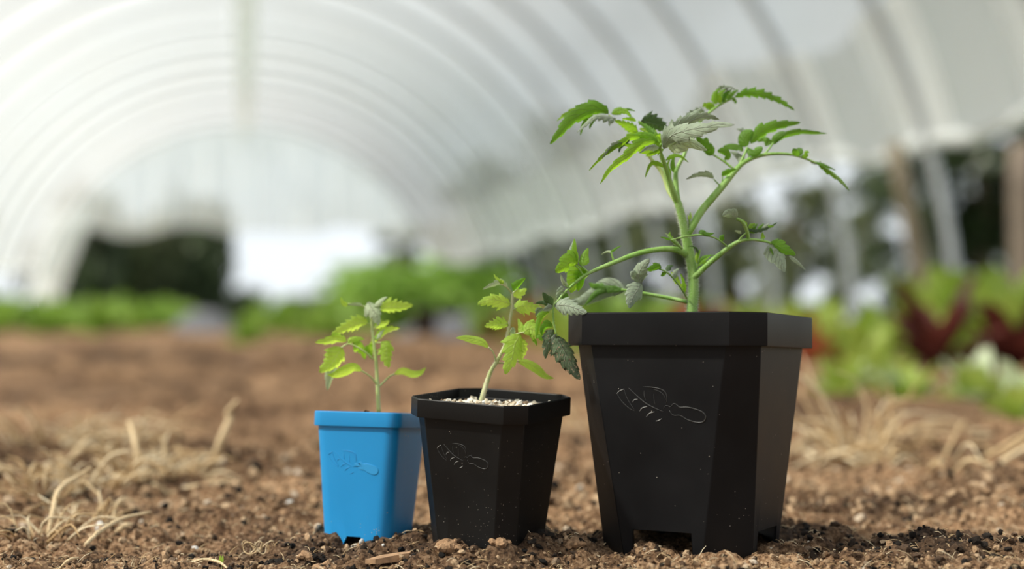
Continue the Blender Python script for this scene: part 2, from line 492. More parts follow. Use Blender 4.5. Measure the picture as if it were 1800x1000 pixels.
def film_mat(name='greenhouse_film', lo=.27, hi=.37, dif=.42, tint=.37):
    m, nt, out = new_mat(name)
    L = nt.links
    tr = N(nt, 'ShaderNodeBsdfTransparent'); tr.inputs[0].default_value = (.95, .98, .98, 1)
    tl = N(nt, 'ShaderNodeBsdfTranslucent'); tl.inputs[0].default_value = (tint * .98, tint * 1.02, tint * 1.04, 1)
    df = N(nt, 'ShaderNodeBsdfDiffuse'); df.inputs[0].default_value = (.9, .92, .92, 1)
    gl = N(nt, 'ShaderNodeBsdfGlossy'); gl.inputs['Roughness'].default_value = .25
    tc = N(nt, 'ShaderNodeTexCoord')
    mp = N(nt, 'ShaderNodeMapping'); mp.inputs['Scale'].default_value = (.5, .35, 1.6); mp.inputs['Rotation'].default_value = (0, 0, -AX)
    nz = N(nt, 'ShaderNodeTexNoise'); nz.inputs['Scale'].default_value = 1.4; nz.inputs['Detail'].default_value = 4
    L.new(tc.outputs['Object'], mp.inputs[0]); L.new(mp.outputs[0], nz.inputs['Vector'])
    k = ramp(nt, nz.outputs['Fac'], [(.35, (lo, lo, lo)), (.7, (hi, hi, hi))])
    m1 = N(nt, 'ShaderNodeMixShader'); m1.inputs[0].default_value = dif
    L.new(tl.outputs[0], m1.inputs[1]); L.new(df.outputs[0], m1.inputs[2])
    m3 = N(nt, 'ShaderNodeMixShader'); m3.inputs[0].default_value = .04
    L.new(m1.outputs[0], m3.inputs[1]); L.new(gl.outputs[0], m3.inputs[2])
    m2 = N(nt, 'ShaderNodeMixShader'); L.new(k.outputs[0], m2.inputs[0])
    L.new(m3.outputs[0], m2.inputs[1]); L.new(tr.outputs[0], m2.inputs[2])
    L.new(m2.outputs[0], out.inputs[0])
    return m
M['film'] = film_mat()
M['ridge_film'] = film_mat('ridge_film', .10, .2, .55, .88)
M['hem'] = film_mat('doubled_film_hem', .05, .14, .6, .97)
M['curtain'] = film_mat('curtain_film', .28, .45, .4, .95)

# ------------------------------------------------------------------ ground
def axis(lo, mid0, mid1, hi, step, grow):
    a = list(np.arange(mid0, mid1, step))
    s, x = step, mid1
    while x < hi:
        a.append(x); s *= grow; x += s
    a.append(hi)
    b = []; s, x = step, mid0 - step
    while x > lo:
        b.append(x); s *= grow; x -= s
    b.append(lo)
    return np.array(b[::-1] + a)
gx = axis(-14, -.62, .72, 10, .0032, 1.045)
gy = axis(-7, 1.0, 1.62, 26.5, .0028, 1.018)
X, Y = np.meshgrid(gx, gy)
Z = ground_h(X, Y)
nx, ny = len(gx), len(gy)
me = bpy.data.meshes.new('floor')
co = np.stack([X, Y, Z], -1).reshape(-1, 3)
# keep only the strip under the tunnel
U_ = X * UX + Y * UY
ii = np.arange(nx * ny).reshape(ny, nx)
quads = np.stack([ii[:-1, :-1], ii[:-1, 1:], ii[1:, 1:], ii[1:, :-1]], -1).reshape(-1, 4)
uc = U_.reshape(-1)[quads].mean(1)
quads = quads[np.abs(uc) < 3.6]
me.vertices.add(len(co)); me.vertices.foreach_set('co', co.ravel())
me.loops.add(len(quads) * 4); me.loops.foreach_set('vertex_index', quads.ravel().astype(np.int32))
me.polygons.add(len(quads)); me.polygons.foreach_set('loop_start', np.arange(len(quads), dtype=np.int32) * 4)
me.update(calc_edges=True)
me.polygons.foreach_set('use_smooth', np.ones(len(quads), dtype=bool))
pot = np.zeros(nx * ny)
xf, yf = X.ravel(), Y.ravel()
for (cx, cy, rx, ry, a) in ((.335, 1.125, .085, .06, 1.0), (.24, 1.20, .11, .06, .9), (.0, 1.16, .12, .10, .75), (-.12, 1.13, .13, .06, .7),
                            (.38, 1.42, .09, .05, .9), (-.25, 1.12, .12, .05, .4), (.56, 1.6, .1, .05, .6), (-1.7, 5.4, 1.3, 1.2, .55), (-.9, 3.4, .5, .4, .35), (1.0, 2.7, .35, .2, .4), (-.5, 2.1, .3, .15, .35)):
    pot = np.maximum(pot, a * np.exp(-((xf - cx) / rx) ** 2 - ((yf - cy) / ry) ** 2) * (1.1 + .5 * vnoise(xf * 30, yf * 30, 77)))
at_ = me.attributes.new('potting', 'FLOAT', 'POINT')  # spilt mix by the pots, plain darker soil in the farther patches
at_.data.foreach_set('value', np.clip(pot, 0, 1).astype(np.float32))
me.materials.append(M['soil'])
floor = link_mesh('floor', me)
tag(floor, 'loose brown crumbly garden soil inside the tunnel', None, None, 'structure')

mb = MB()
for (u0, u1, v0, v1) in ((3.5, 70, -20, 120), (-70, -3.5, -20, 120), (-3.6, 3.6, 25.5, 120)):
    mb.add([T(u0, v0, -.03), T(u1, v0, -.03), T(u1, v1, -.03), T(u0, v1, -.03)], [(0, 1, 2, 3)])
tag(mb.build('ground', M['grass'], smooth=False), 'grass outside the polytunnel', None, None, 'structure')

# crumbs --------------------------------------------------------------------
def ico():
    bm = bmesh.new(); bmesh.ops.create_icosphere(bm, subdivisions=1, radius=1)
    v = [x.co.copy() for x in bm.verts]; f = [tuple(q.index for q in p.verts) for p in bm.faces]; bm.free()
    return v, f
def ico2():
    bm = bmesh.new(); bmesh.ops.create_icosphere(bm, subdivisions=2, radius=1)
    v = [x.co.copy() for x in bm.verts]; f = [tuple(q.index for q in p.verts) for p in bm.faces]; bm.free()
    return v, f
IV, IF = ico()
JV, JF = ico2()
def lump(mb, c, r, rng, flat=.75, hi=False, jit=.38):
    V, Fc = (JV, JF) if hi else (IV, IF)
    rot = Matrix.Rotation(rng.random() * 6.28, 3, 'Z') @ Matrix.Rotation(rng.random() * 6.28, 3, 'X')
    sc = Vector((r * (0.7 + .7 * rng.random()), r * (.7 + .6 * rng.random()), r * flat))
    out = []
    for v in V:
        k = 1 + jit * (rng.random() - .5) * 2
        q = rot @ Vector((v.x * sc.x, v.y * sc.y, v.z * sc.z)) * k
        out.append((c[0] + q.x, c[1] + q.y, c[2] + q.z))
    mb.add(out, Fc)

def inside_pot(x, y, pad=.004):
    for q, hs in POTS:
        c, s = math.cos(-q[3]), math.sin(-q[3])
        dx, dy = x - q[0], y - q[1]
        lx, ly = c * dx - s * dy, s * dx + c * dy
        hb = q[11] / 2 + pad
        if abs(lx) < hb and abs(ly) < hb: return True
    return False

rg = random.Random(3)
mbc, mbd = MB(), MB()
pts = []
while len(pts) < 30000:
    y = 1.0 + 1.1 * rg.random() ** 2.1
    x = (rg.random() - .5) * 2 * (.42 * y)
    if inside_pot(x, y): continue
    pts.append((x, y))
pa = np.array(pts)
hz = ground_h(pa[:, 0], pa[:, 1])
dk = np.zeros(len(pa))
for (cx, cy, rx, ry) in ((.335, 1.125, .09, .06), (.24, 1.20, .12, .06), (.0, 1.16, .14, .10), (-.14, 1.12, .16, .05)):
    dk = np.maximum(dk, np.exp(-((pa[:, 0] - cx) / rx) ** 2 - ((pa[:, 1] - cy) / ry) ** 2))
for i, (x, y) in enumerate(pts):
    r = .0007 + .0032 * rg.random() ** 4.5
    if y > 1.35: r *= 1.7
    lump(mbd if rg.random() < dk[i] * .85 + .08 else mbc, (x, y, hz[i] + r * .3), r, rg)
tag(mbc.build('soil_crumbs', M['crumb'], smooth=False), 'small tan soil crumbs scattered over the ground', 'soil', None, 'stuff')
tag(mbd.build('potting_mix_crumbs', M['crumb_dark'], smooth=False), 'dark potting mix crumbs spilt around the pots', 'soil', None, 'stuff')
# short fibres of chopped straw and roots
mbf = MB()
for k in range(3600):
    y = 1.02 + .8 * rg.random() ** 1.5; x = (rg.random() - .5) * .82 * y
    if inside_pot(x, y): continue
    L_ = .003 + .010 * rg.random() ** 2; a = rg.random() * 6.28; z = gz(x, y)
    d = Vector((math.cos(a), math.sin(a), (rg.random() - .3) * .9)) * L_
    p = Vector((x, y, z + .001)); mid = p + d * .5 + Vector(((rg.random() - .5) * .002, (rg.random() - .5) * .002, .001))
    tube(mbf, [p, mid, p + d], [.00022, .0003, .0002], n=5, sides=4)
tag(mbf.build('straw_fibres', M['straw']), 'fine straw and root fibres strewn on the soil', 'straw', None, 'stuff')

# ------------------------------------------------------------------ pots
def pot_matrix(q):
    return (Matrix.Translation((q[0], q[1], q[2])) @ Matrix.Rotation(q[4], 4, 'X') @ Matrix.Rotation(q[5], 4, 'Y') @ Matrix.Rotation(q[3], 4, 'Z'))

def ring(S, C, z, seg, notch=None):
    """counter-clockwise ring of points; every straight side carries two notch points"""
    h = S / 2
    pts = []
    for k in range(4):
        a = k * math.pi / 2
        c, s = round(math.cos(a)), round(math.sin(a))
        def rt(x, y): return (c * x - s * y, s * x + c * y, z)
        w = h - C
        n = notch if notch else w * .5
        # side facing -y : from (-w,-h) to (w,-h)
        pts += [rt(-w, -h), rt(-n, -h), rt(n, -h), rt(w, -h)]
        if seg > 1:          # rounded corner: circular arc with radius C
            for j in range(1, seg):
                t = j / seg * math.pi / 2
                pts.append(rt(w + C * math.sin(t), -w - C * math.cos(t)))
    return pts

def make_pot(parent, q, mat, seg, notch_h, notch_w, notch_top, th, Mx):
    S, Cr, hr, St, Ct, Sb, Cb, H = q[6:14]
    per = 4 + (seg - 1 if seg > 1 else 0)
    n = per * 4
    if seg > 1: Cr, Ct, Cb = max(Cr, .0105), max(Ct, .010), max(Cb, .012)
    def lp(t):  # body section at fraction t of the way up
        return Sb + (St - Sb) * t, Cb + (Ct - Cb) * t
    levels = []
    for z in (0.0, notch_h, H * .25, H * .5, H * .75, H - hr * .5):
        t = z / (H - hr)
        s_, c_ = lp(t)
        # the notch narrows upwards from its foot width
        nw = notch_w if z <= 0 else (notch_top if z == notch_h else s_ / 2 * .35)
        levels.append(ring(s_, c_, z, seg, nw))
    verts = [p for lv in levels for p in lv]
    faces = []
    for i in range(len(levels) - 1):
        for j in range(n):
            if i == 0 and j % per == 1: continue      # gap between the feet
            j2 = (j + 1) % n
            faces.append((i * n + j, i * n + j2, (i + 1) * n + j2, (i + 1) * n + j))
    # inner skin
    base = len(verts)
    inner = []
    for z in (H - hr * .5, H * .5, notch_h + th):
        t = z / (H - hr); s_, c_ = lp(t)
        inner.append(ring(s_ - 2 * th, max(c_ - th * .5, .002), z, seg, s_ / 2 * .3))
    for lv in inner: verts += lv
    top = (len(levels) - 1) * n
    for j in range(n):
        j2 = (j + 1) % n
        faces.append((top + j, top + j2, base + j2, base + j))
        for i in range(2):
            faces.append((base + i * n + j, base + i * n + j2, base + (i + 1) * n + j2, base + (i + 1) * n + j))
    faces.append(tuple(base + 2 * n + j for j in range(n)))
    # underside plate at notch height and inner faces of the feet
    s_, c_ = lp(notch_h / (H - hr))
    pl = len(verts)
    verts += ring(s_ - th * .2, c_, notch_h, seg, notch_top)
    faces.append(tuple(pl + j for j in range(n))[::-1])
    fi = len(verts)
    s0, c0 = lp(0)
    lo = ring(s0 - 2 * th, max(c0 - th * .4, .002), 0, seg, notch_w)
    hi = ring(s_ - 2 * th, max(c_ - th * .4, .002), notch_h, seg, notch_top)
    verts += lo + hi
    for j in range(n):
        if j % per == 1:
            continue
        j2 = (j + 1) % n
        faces.append((fi + j2, fi + j, fi + n + j, fi + n + j2))
        faces.append((j2, j, fi + j, fi + j2))
        if j % per == 0:   # cheek of the foot at the gap
            faces.append((j2, n + j2, fi + n + j2, fi + j2))
        if j % per == 2:
            faces.append((j, fi + j, fi + n + j, n + j))
    m = MB(); m.add(verts, faces)
    body = m.build('pot', mat, parent, smooth=False)
    bv = body.modifiers.new('edges', 'BEVEL'); bv.width = .0006 if seg == 1 else .001; bv.segments = 2; bv.limit_method = 'ANGLE'; bv.angle_limit = math.radians(25)
    for p in body.data.polygons: p.use_smooth = True
    body.data.set_sharp_from_angle(angle=math.radians(22 if seg == 1 else 35))
    # rim: closed band with a lip
    rv, rf = [], []
    lip = .0009
    prof = [(S - 2 * th - .001, Cr - th * .5, H - hr + .0012), (S - .0006, Cr, H - hr), (S, Cr, H - hr + .0012), (S, Cr, H - .0008), (S - .0014, Cr, H), (S - 2 * lip + .0008, Cr - lip * .5, H),
            (S - 2 * lip, Cr - lip * .5, H - .0008), (S - 2 * lip - .001, Cr - lip * .5, H - hr * .7), (St - 2 * th - .001, Ct - th * .5, H - hr * .95)]
    for (s, c, z) in prof: rv += ring(s, c, z, seg)
    k = len(prof)
    for i in range(k):
        i2 = (i + 1) % k
        for j in range(n):
            j2 = (j + 1) % n
            rf.append((i * n + j, i * n + j2, i2 * n + j2, i2 * n + j))
    m = MB(); m.add(rv, rf)
    rim = m.build('pot_rim', mat, body, smooth=True)
    rim.data.set_sharp_from_angle(angle=math.radians(22 if seg == 1 else 40))
    return body

def face_point(q, Mx, px, py, lift=.0):
    """where the sight line of a pixel meets the pot's front wall (the wall facing -y locally)"""
    S, Cr, hr, St, Ct, Sb, Cb, H = q[6:14]
    inv = Mx.inverted()
    o = inv @ Vector((0, 0, CAM_H)); d = (inv.to_3x3() @ ray(px, py))
    # wall: y = -(Sb/2 + (St-Sb)/2 * z/(H-hr))
    k = (St - Sb) / 2 / (H - hr)
    t = (-(Sb / 2) - k * o.z - o.y) / (d.y + k * d.z)
    p = o + d * t
    nrm = Vector((0, -1, -k)).normalized()
    return p + nrm * lift

EMB = [  # (pixels in a 9x crop, closed?, pale?) strokes of the raised trowel-and-leaf emblem
    ([(215, 290), (260, 245), (335, 212)], 0, 1, 1.1),
    ([(232, 300), (270, 370), (340, 450), (420, 520), (500, 560)], 0, 0, 1.0),
    ([(335, 225), (370, 330), (430, 440), (500, 545)], 0, 0, .9),
    ([(405, 195), (480, 265), (570, 350), (680, 440), (790, 500), (900, 550), (960, 570)], 0, 0, 1.7),
    ([(650, 240), (655, 320), (680, 400)], 0, 0, 1.0), ([(805, 290), (810, 380), (825, 460)], 0, 0, 1.0),
    ([(635, 180), (760, 185), (880, 205), (965, 240), (1005, 300), (1010, 380), (1000, 440)], 0, 0, 1.4),
    ([(800, 215), (900, 255), (960, 310), (1000, 390)], 0, 0, .8),
    ([(465, 425), (495, 385), (550, 375)], 0, 1, 1.0), ([(580, 565), (620, 515), (700, 488)], 0, 1, 1.2),
    ([(685, 655), (735, 600), (815, 572)], 0, 1, 1.2), ([(835, 722), (880, 712), (930, 682)], 0, 1, 1.2),
    ([(945, 545), (985, 480), (1040, 480), (1070, 500), (1110, 445), (1160, 455), (1210, 500), (1330, 500), (1460, 530), (1570, 575), (1625, 640),
      (1610, 710), (1540, 745), (1430, 730), (1320, 690), (1220, 630), (1120, 630), (1065, 580), (1050, 545)], 0, 0, 1.5),
]
def emblem(parent, q, Mx, fx, fy, mk_dark, mk_pale, r, fill=None):
    m = MB(); r *= 1.25
    for pts, cl, pale, w in EMB:
        P = [face_point(q, Mx, *(fx(a, b)), .0001) for a, b in pts]
        tube(m, P, [r * .4, r * w, r * w, r * .5] if not cl else [r * w], n=14 if len(pts) < 10 else 40, sides=5, mi=1 if pale else 0)
    if fill:
        pts = EMB[-1][0]
        P = [face_point(q, Mx, *(fx(a, b)), .0004) for a, b in pts]
        c = sum(P, Vector()) / len(P)
        m.add(P + [c], [(i, (i + 1) % len(P), len(P)) for i in range(len(P))])
    return m.build('embossed_emblem', [mk_dark, mk_pale], parent)

def potting_surface(parent, q, depth, mat, name='potting_mix', amp=.002):
    S, Cr, hr, St, Ct, Sb, Cb, H = q[6:14]
    z = H - depth; k = z / (H - hr)
    h = min((Sb + (St - Sb) * k) / 2, St / 2) - .003
    n = 34; v, f = [], []
    for i in range(n):
        for j in range(n):
            x = -h + 2 * h * i / (n - 1); y = -h + 2 * h * j / (n - 1)
            lim = 2 * h - Ct * .8
            if abs(x) + abs(y) > lim:
                s = lim / (abs(x) + abs(y)); x *= s; y *= s
            v.append((x, y, z + amp * 2 * (R.random() - .5)))
    for i in range(n - 1):
        for j in range(n - 1): f.append((i * n + j, (i + 1) * n + j, (i + 1) * n + j + 1, i * n + j + 1))
    m = MB(); m.add(v, f)
    # skirt so the mix is a body
    o = m.build(name, mat, parent)
    return o, z, h

# ------------------------------------------------------------------ leaves
def prof_ovate(s): return max(0.0, math.sin(math.pi * s ** .8)) ** .75
def prof_tomato(s): return (min(1, s / .28) ** .6) * (max(0, 1 - s) ** .62) * 1.12 if s < 1 else 0
def prof_round(s): return max(0.0, math.sin(math.pi * min(1, s ** .9))) ** .5

def blade(mb, P, W, kind='tomato', teeth=6, depth=.38, tilt=35, phi=.9, n=42, mi=0, jag=1, rng=R):
    """P: 3D midrib points; W: seen width in metres; tilt about the midrib in degrees"""
    C = crom(P, n)
    L_ = sum((C[i + 1] - C[i]).length for i in range(n - 1))
    tl = math.radians(tilt); ct, st = math.cos(tl), math.sin(tl)
    if kind == 'tomato': W = W * 1.32
    hw = W / 2 / max(.35, ct)
    pf = {'tomato': prof_tomato, 'ovate': prof_ovate, 'round': prof_round}[kind]
    if kind != 'tomato': depth = min(depth, .05) if kind == 'ovate' else depth
    m = 4
    V, UVs, Fc = [], [], []
    ph = [rng.random() * .5, rng.random() * .5]
    prev = None
    for i, c in enumerate(C):
        s = i / (n - 1)
        t = (C[min(i + 1, n - 1)] - C[max(i - 1, 0)]).normalized()
        n0 = t.cross(Vector((0, 1, 0)))
        if n0.length < .25: n0 = prev if prev else Vector((0, 0, 1))
        n0 = n0.normalized()
        if prev and n0.dot(prev) < 0: n0 = -n0
        prev = n0
        side = (n0 * ct + Vector((0, 1, 0)) * st); side = (side - t * side.dot(t)).normalized()
        nrm = t.cross(side).normalized()
        w0 = hw * pf(s)
        for j in range(-m, m + 1):
            tt = j / m
            k = 1.0; fwd = 0.0
            if depth > 0 and teeth:
                x = s * teeth + ph[0 if j < 0 else 1]
                fr = x - math.floor(x)
                saw = fr if jag else (.5 - .5 * math.cos(2 * math.pi * fr))
                sub = (fr * 3) % 1
                k = 1 - depth * (1 - saw) * abs(tt) - depth * .25 * (1 - sub) * abs(tt) ** 4
                fwd = depth * .35 * saw * abs(tt) ** 2 * w0
            w = w0 * k
            a = tt * phi
            if abs(phi) > 1e-3: sx, sz = math.sin(a) / phi, (1 - math.cos(a)) / phi
            else: sx, sz = tt, 0
            quilt = .045 * hw * math.sin(2 * math.pi * (s * 7 - abs(tt) * 1.7)) * (abs(tt) * (1 - abs(tt)) * 4)
            p = c + side * (sx * w) - nrm * (sz * w - quilt) + t * fwd
            V.append(p); UVs.append((s, tt))
    ww = 2 * m + 1
    for i in range(n - 1):
        for j in range(2 * m):
            Fc.append((i * ww + j, i * ww + j + 1, (i + 1) * ww + j + 1, (i + 1) * ww + j))
    mb.add(V, Fc, UVs, mi)

class Plant:
    """turns crop coordinates into points at a real distance"""
    def __init__(s, frame, Y, root):
        s.ox, s.oy, s.k = frame; s.Y = Y; s.root = root; s.inv = root.matrix_world.inverted()
    def frame(s, fr): s.ox, s.oy, s.k = fr
    def P(s, p):
        dy = p[2] / 1000 if len(p) > 2 else 0
        return at(s.ox + p[0] / s.k, s.oy + p[1] / s.k, s.Y + dy)
    def px(s, w): return w / s.k / F_PX * s.Y
    def tube(s, name, pts, widths, mat, parent, n=24, sides=10):
        m = MB(); tube(m, [s.P(p) for p in pts], [s.px(w) / 2 for w in widths], n=n, sides=sides)
        return m.build(name, mat, parent)
    def blade(s, name, pts, W, mat, parent, kind='tomato', teeth=6, depth=.38, tilt=35, phi=.9, stalk=None, smat=None, swid=6):
        m = MB(); mats = [mat]
        if stalk:
            mats.append(smat or M['stem'])
            tube(m, [s.P(p) for p in stalk], [s.px(swid) / 2, s.px(swid) / 2 * .8], n=12, sides=6, mi=1)
        blade(m, [s.P(p) for p in pts], s.px(W), kind, teeth, depth, tilt, phi, mi=0)
        o = m.build(name, mats, parent)
        return o

def hairs(name, parent, P, rad, n, L_, rng=R):
    C = crom(P, 60); m = MB()
    for k in range(n):
        s = rng.random(); i = min(58, int(s * 59)); c = C[i].lerp(C[i + 1], s * 59 - i if s * 59 - i < 1 else 0)
        t = (C[i + 1] - C[i]).normalized()
        a = rng.random() * 6.28
        x = t.cross(Vector((.2, 1, .1))).normalized(); y = t.cross(x)
        d = (x * math.cos(a) + y * math.sin(a) + t * (rng.random() - .5) * .5).normalized()
        r = rad[0] + (rad[1] - rad[0]) * s
        b = c + d * r * .95; l = L_ * (.5 + .8 * rng.random()); w = .00008
        e = b + d * l
        q = d.cross(t).normalized() * w; q2 = t * w
        m.add([b + q, b - q * .5 + q2, b - q * .5 - q2, e], [(0, 1, 3), (1, 2, 3), (2, 0, 3)])
    o = m.build(name, M['hair'], parent); o['kind'] = 'stuff'
    return o

# ================================================================== BLUE POT
Mx = pot_matrix(BLU)
root = empty('potted_tomato_seedling', (BLU[0], BLU[1], BLU[2]))
tag(root, 'blue square plastic pot holding the smallest yellow-green tomato seedling', 'potted plant')
bpy.context.view_layer.update()
def put(o, Mw, rootloc):   # seat a locally built part in its tilted pose under the root
    o.matrix_parent_inverse = Matrix.Identity(4)
    o.matrix_basis = Matrix.Translation(-Vector(rootloc)) @ Mw

def seat_pot(q, mat, seg, nh, nw, nt_, th, root):
    body = make_pot(root, q, mat, seg, nh, nw, nt_, th, None)
    put(body, pot_matrix(q), q[:3])
    return body
body = seat_pot(BLU, M['blue'], 6, .0085, .0100, .0062, .0016, root)
body['label'] = 'blue plastic pot with rounded corners'
emblem(body, BLU, Mx, lambda a, b: (577 + (a - 215) * .0622, 797 + (b - 250) * .0745), None, M['mark_blue'], M['mark_blue'], .00018, True)
mix, zz, hh = potting_surface(root, BLU, .0035, M['soil']); put(mix, Mx, BLU[:3])
m = MB()
cpos = Mx.inverted() @ at(643, 721, BLU[1] - .02)
lump(m, (cpos.x, cpos.y, BLU[13] - .0010), .0022, R, hi=True); lump(m, (cpos.x + .003, cpos.y, BLU[13] - .0016), .0016, R, hi=True)
o = m.build('soil_lump', M['crumb_dark'], mix, smooth=False)

YB = BLU[1]
pl = Plant((530, 500, 4.1667), YB, root)
def local(o):  # parts built in world space, parented to an unrotated root
    o.location = tuple(-Vector(o.parent.matrix_world.translation)) if o.parent.parent is None else (0, 0, 0)
    return o
def W(o, rl): o.location = (-rl[0], -rl[1], -rl[2]); return o
def seedling(pl, rl, stem_pts, stem_w, smat, leaves, hairn):
    root = pl.root
    st = W(pl.tube('stem', stem_pts, stem_w, smat, root, n=30, sides=12), rl)
    hairs('stem_hairs', st, [pl.P(p) for p in stem_pts], (pl.px(stem_w[0]) / 2, pl.px(stem_w[-1]) / 2), hairn, .0013)
    for lf in leaves:
        kind, stalk, sw, blades = lf
        if kind == 'coty':
            m = MB()
            tube(m, [pl.P(p) for p in stalk], [pl.px(sw) / 2, pl.px(sw) / 2 * .8], n=16, sides=8, mi=1)
            pts, w, mk, kw = blades[0]
            blade(m, [pl.P(p) for p in pts], pl.px(w), 'ovate', 0, 0, **kw)
            W(m.build('seed_leaf', [M[mk], smat], root), rl)
        else:
            lo = W(pl.tube('leaf', stalk, [sw, sw * .7], smat, root, n=20, sides=8), rl)
            for pts, w, mk, kw in blades:
                pl.blade('leaflet', pts, w * 1.12, M[mk], lo, **kw)
K = dict
seedling(pl, BLU[:3],
 [(566, 935, 0), (563, 880), (556, 740), (548, 600), (538, 500), (525, 400), (515, 300), (512, 235)], [32, 30, 28, 25, 23, 21, 19, 16], M['stem_young'],
 [('coty', [(560, 745), (520, 690, -3), (480, 655, -6), (435, 630, -8)], 14, [([(440, 632, -8), (380, 612, -10), (310, 640, -12), (240, 665, -14), (188, 660, -14)], 78, 'young', K(tilt=30, phi=.5))]),
  ('coty', [(570, 745), (610, 705, 3), (650, 670, 5), (685, 655, 6)], 14, [([(680, 656, 6), (740, 640, 7), (810, 662, 8), (870, 650, 9), (912, 608, 10)], 62, 'young', K(tilt=-35, phi=.6))]),
  ('leaf', [(530, 548), (480, 505, -4), (420, 465, -6), (345, 435, -8), (290, 462, -10)], 15, [
     ([(330, 418, -8), (260, 400, -10), (180, 420, -13), (98, 424, -15)], 78, 'young', K(tilt=30, teeth=4, depth=.35)),
     ([(296, 462, -10), (265, 510, -10), (220, 580, -9), (130, 645, -8)], 150, 'young', K(tilt=25, teeth=5, depth=.25)),
     ([(250, 600, -4), (215, 650, -3), (205, 700, -2), (190, 775, 0)], 70, 'young_pale', K(tilt=30, teeth=3, depth=.2)),
     ([(345, 432, -8), (370, 400, -4), (420, 392, 0), (460, 400, 2)], 50, 'young', K(tilt=40, teeth=4, depth=.3)),
     ([(380, 440, -6), (430, 450, 6), (460, 500, 10), (465, 550, 12)], 80, 'bright', K(tilt=45, teeth=4, depth=.3))]),
  ('leaf', [(515, 290), (500, 286), (480, 284, -2)], 9, [
     ([(488, 284, -2), (430, 278, -4), (340, 310, -8), (270, 345, -10), (215, 378, -12)], 112, 'young', K(tilt=22, teeth=7, depth=.42))]),
  ('leaf', [(512, 240), (490, 180), (440, 155, -2), (370, 142, -4), (325, 143, -5)], 13, [
     ([(345, 148, -5), (315, 150, -6), (295, 130, -7), (285, 92, -8)], 36, 'young', K(tilt=40, teeth=3, depth=.2)),
     ([(450, 158, -2), (400, 152, -4), (350, 150, -5), (325, 150, -5)], 24, 'young_pale', K(tilt=55, teeth=3, depth=.1))]),
  ('leaf', [(512, 245), (510, 200), (505, 160, -3)], 12, [
     ([(488, 128, -3), (512, 175, -8), (545, 220, -11), (566, 300, -12)], 130, 'young_pale', K(tilt=20, teeth=4, depth=.3, phi=1.1)),
     ([(525, 160, -6), (560, 128, -8), (590, 104, -9), (628, 90, -10)], 44, 'young_pale', K(tilt=50, teeth=3, depth=.2, phi=1.4))]),
  ('leaf', [(516, 240), (545, 210), (580, 180, 4)], 9, [
     ([(578, 182, 4), (640, 165, 6), (720, 165, 8), (818, 152, 10)], 118, 'young', K(tilt=-25, teeth=6, depth=.42))]),
  ('leaf', [(520, 325), (540, 312), (560, 302, 3)], 8, [
     ([(535, 312, 2), (570, 300, 4), (610, 292, 6), (645, 262, 8)], 62, 'young', K(tilt=-40, teeth=4, depth=.35))]),
  ('leaf', [(530, 410), (550, 392), (570, 375, 4)], 8, [
     ([(552, 402, 3), (600, 352, 6), (660, 330, 9), (722, 320, 12)], 60, 'young', K(tilt=-40, teeth=4, depth=.35)),
     ([(552, 400, -3), (570, 365, -4), (590, 340, -5), (610, 330, -6)], 34, 'young_pale', K(tilt=40, teeth=3, depth=.3))]),
  ('leaf', [(535, 430), (560, 425), (590, 425, -4)], 9, [
     ([(585, 420, -4), (620, 450, -6), (625, 530, -8), (640, 610, -9)], 125, 'young', K(tilt=28, teeth=5, depth=.4)),
     ([(510, 435, 8), (505, 470, 10), (510, 510, 11), (515, 545, 12)], 60, 'bright', K(tilt=45, teeth=4, depth=.3)),
     ([(528, 390, 4), (560, 385, 6), (520, 430, 9), (500, 450, 9)], 50, 'young', K(tilt=45, teeth=4, depth=.3))]),
 ], 380)

# ================================================================== MIDDLE POT
Mx = pot_matrix(MED)
root = empty('potted_tomato_seedling', MED[:3])
tag(root, 'small black pot of pale grit with a curved-stem tomato seedling', 'potted plant')
bpy.context.view_layer.update()
body = seat_pot(MED, M['black2'], 1, .004, .018, .016, .0016, root)
body['label'] = 'dusty black plastic pot with cut corners'
emblem(body, MED, Mx, lambda a, b: (768 + (a - 215) * .0641, 784.9 + (b - 250) * .079), None, M['mark_black'], M['mark_pale'], .00018)
mix, zz, hh = potting_surface(root, MED, .0115, M['crumb_dark']); put(mix, Mx, MED[:3])
m = MB(); rg = random.Random(11)
for k in range(520):
    x, y = (rg.random() - .5) * 2 * hh * .96, (rg.random() - .5) * 2 * hh * .96
    if abs(x) + abs(y) > 2 * hh - MED[10]: continue
    if x < -hh * .1 and y > -.1 * hh and rg.random() < .8: continue
    r = .0010 + .0022 * rg.random() ** 1.5
    lump(m, (x, y, zz + r * .4 + .0025 * rg.random() + .003 * (y < .2 * hh)), r, rg, .8)
for (x, y, r) in ((-.012, .012, .0042), (-.006, .016, .0035), (.012, .022, .004), (.018, .024, .0036), (.026, .018, .0034), (-.02, .008, .003), (.03, .0, .003), (.022, -.012, .0036), (.012, -.02, .0032)):
    lump(m, (x, y, zz + .004), r, rg, .9, hi=True, jit=.12)
g_ = m.build('potting_grit', M['grit'], mix, smooth=False); g_['kind'] = 'stuff'; g_['label'] = 'pale cream grit topping the soil'
pl = Plant((780, 470, 4.0), MED[1] + .002, root)
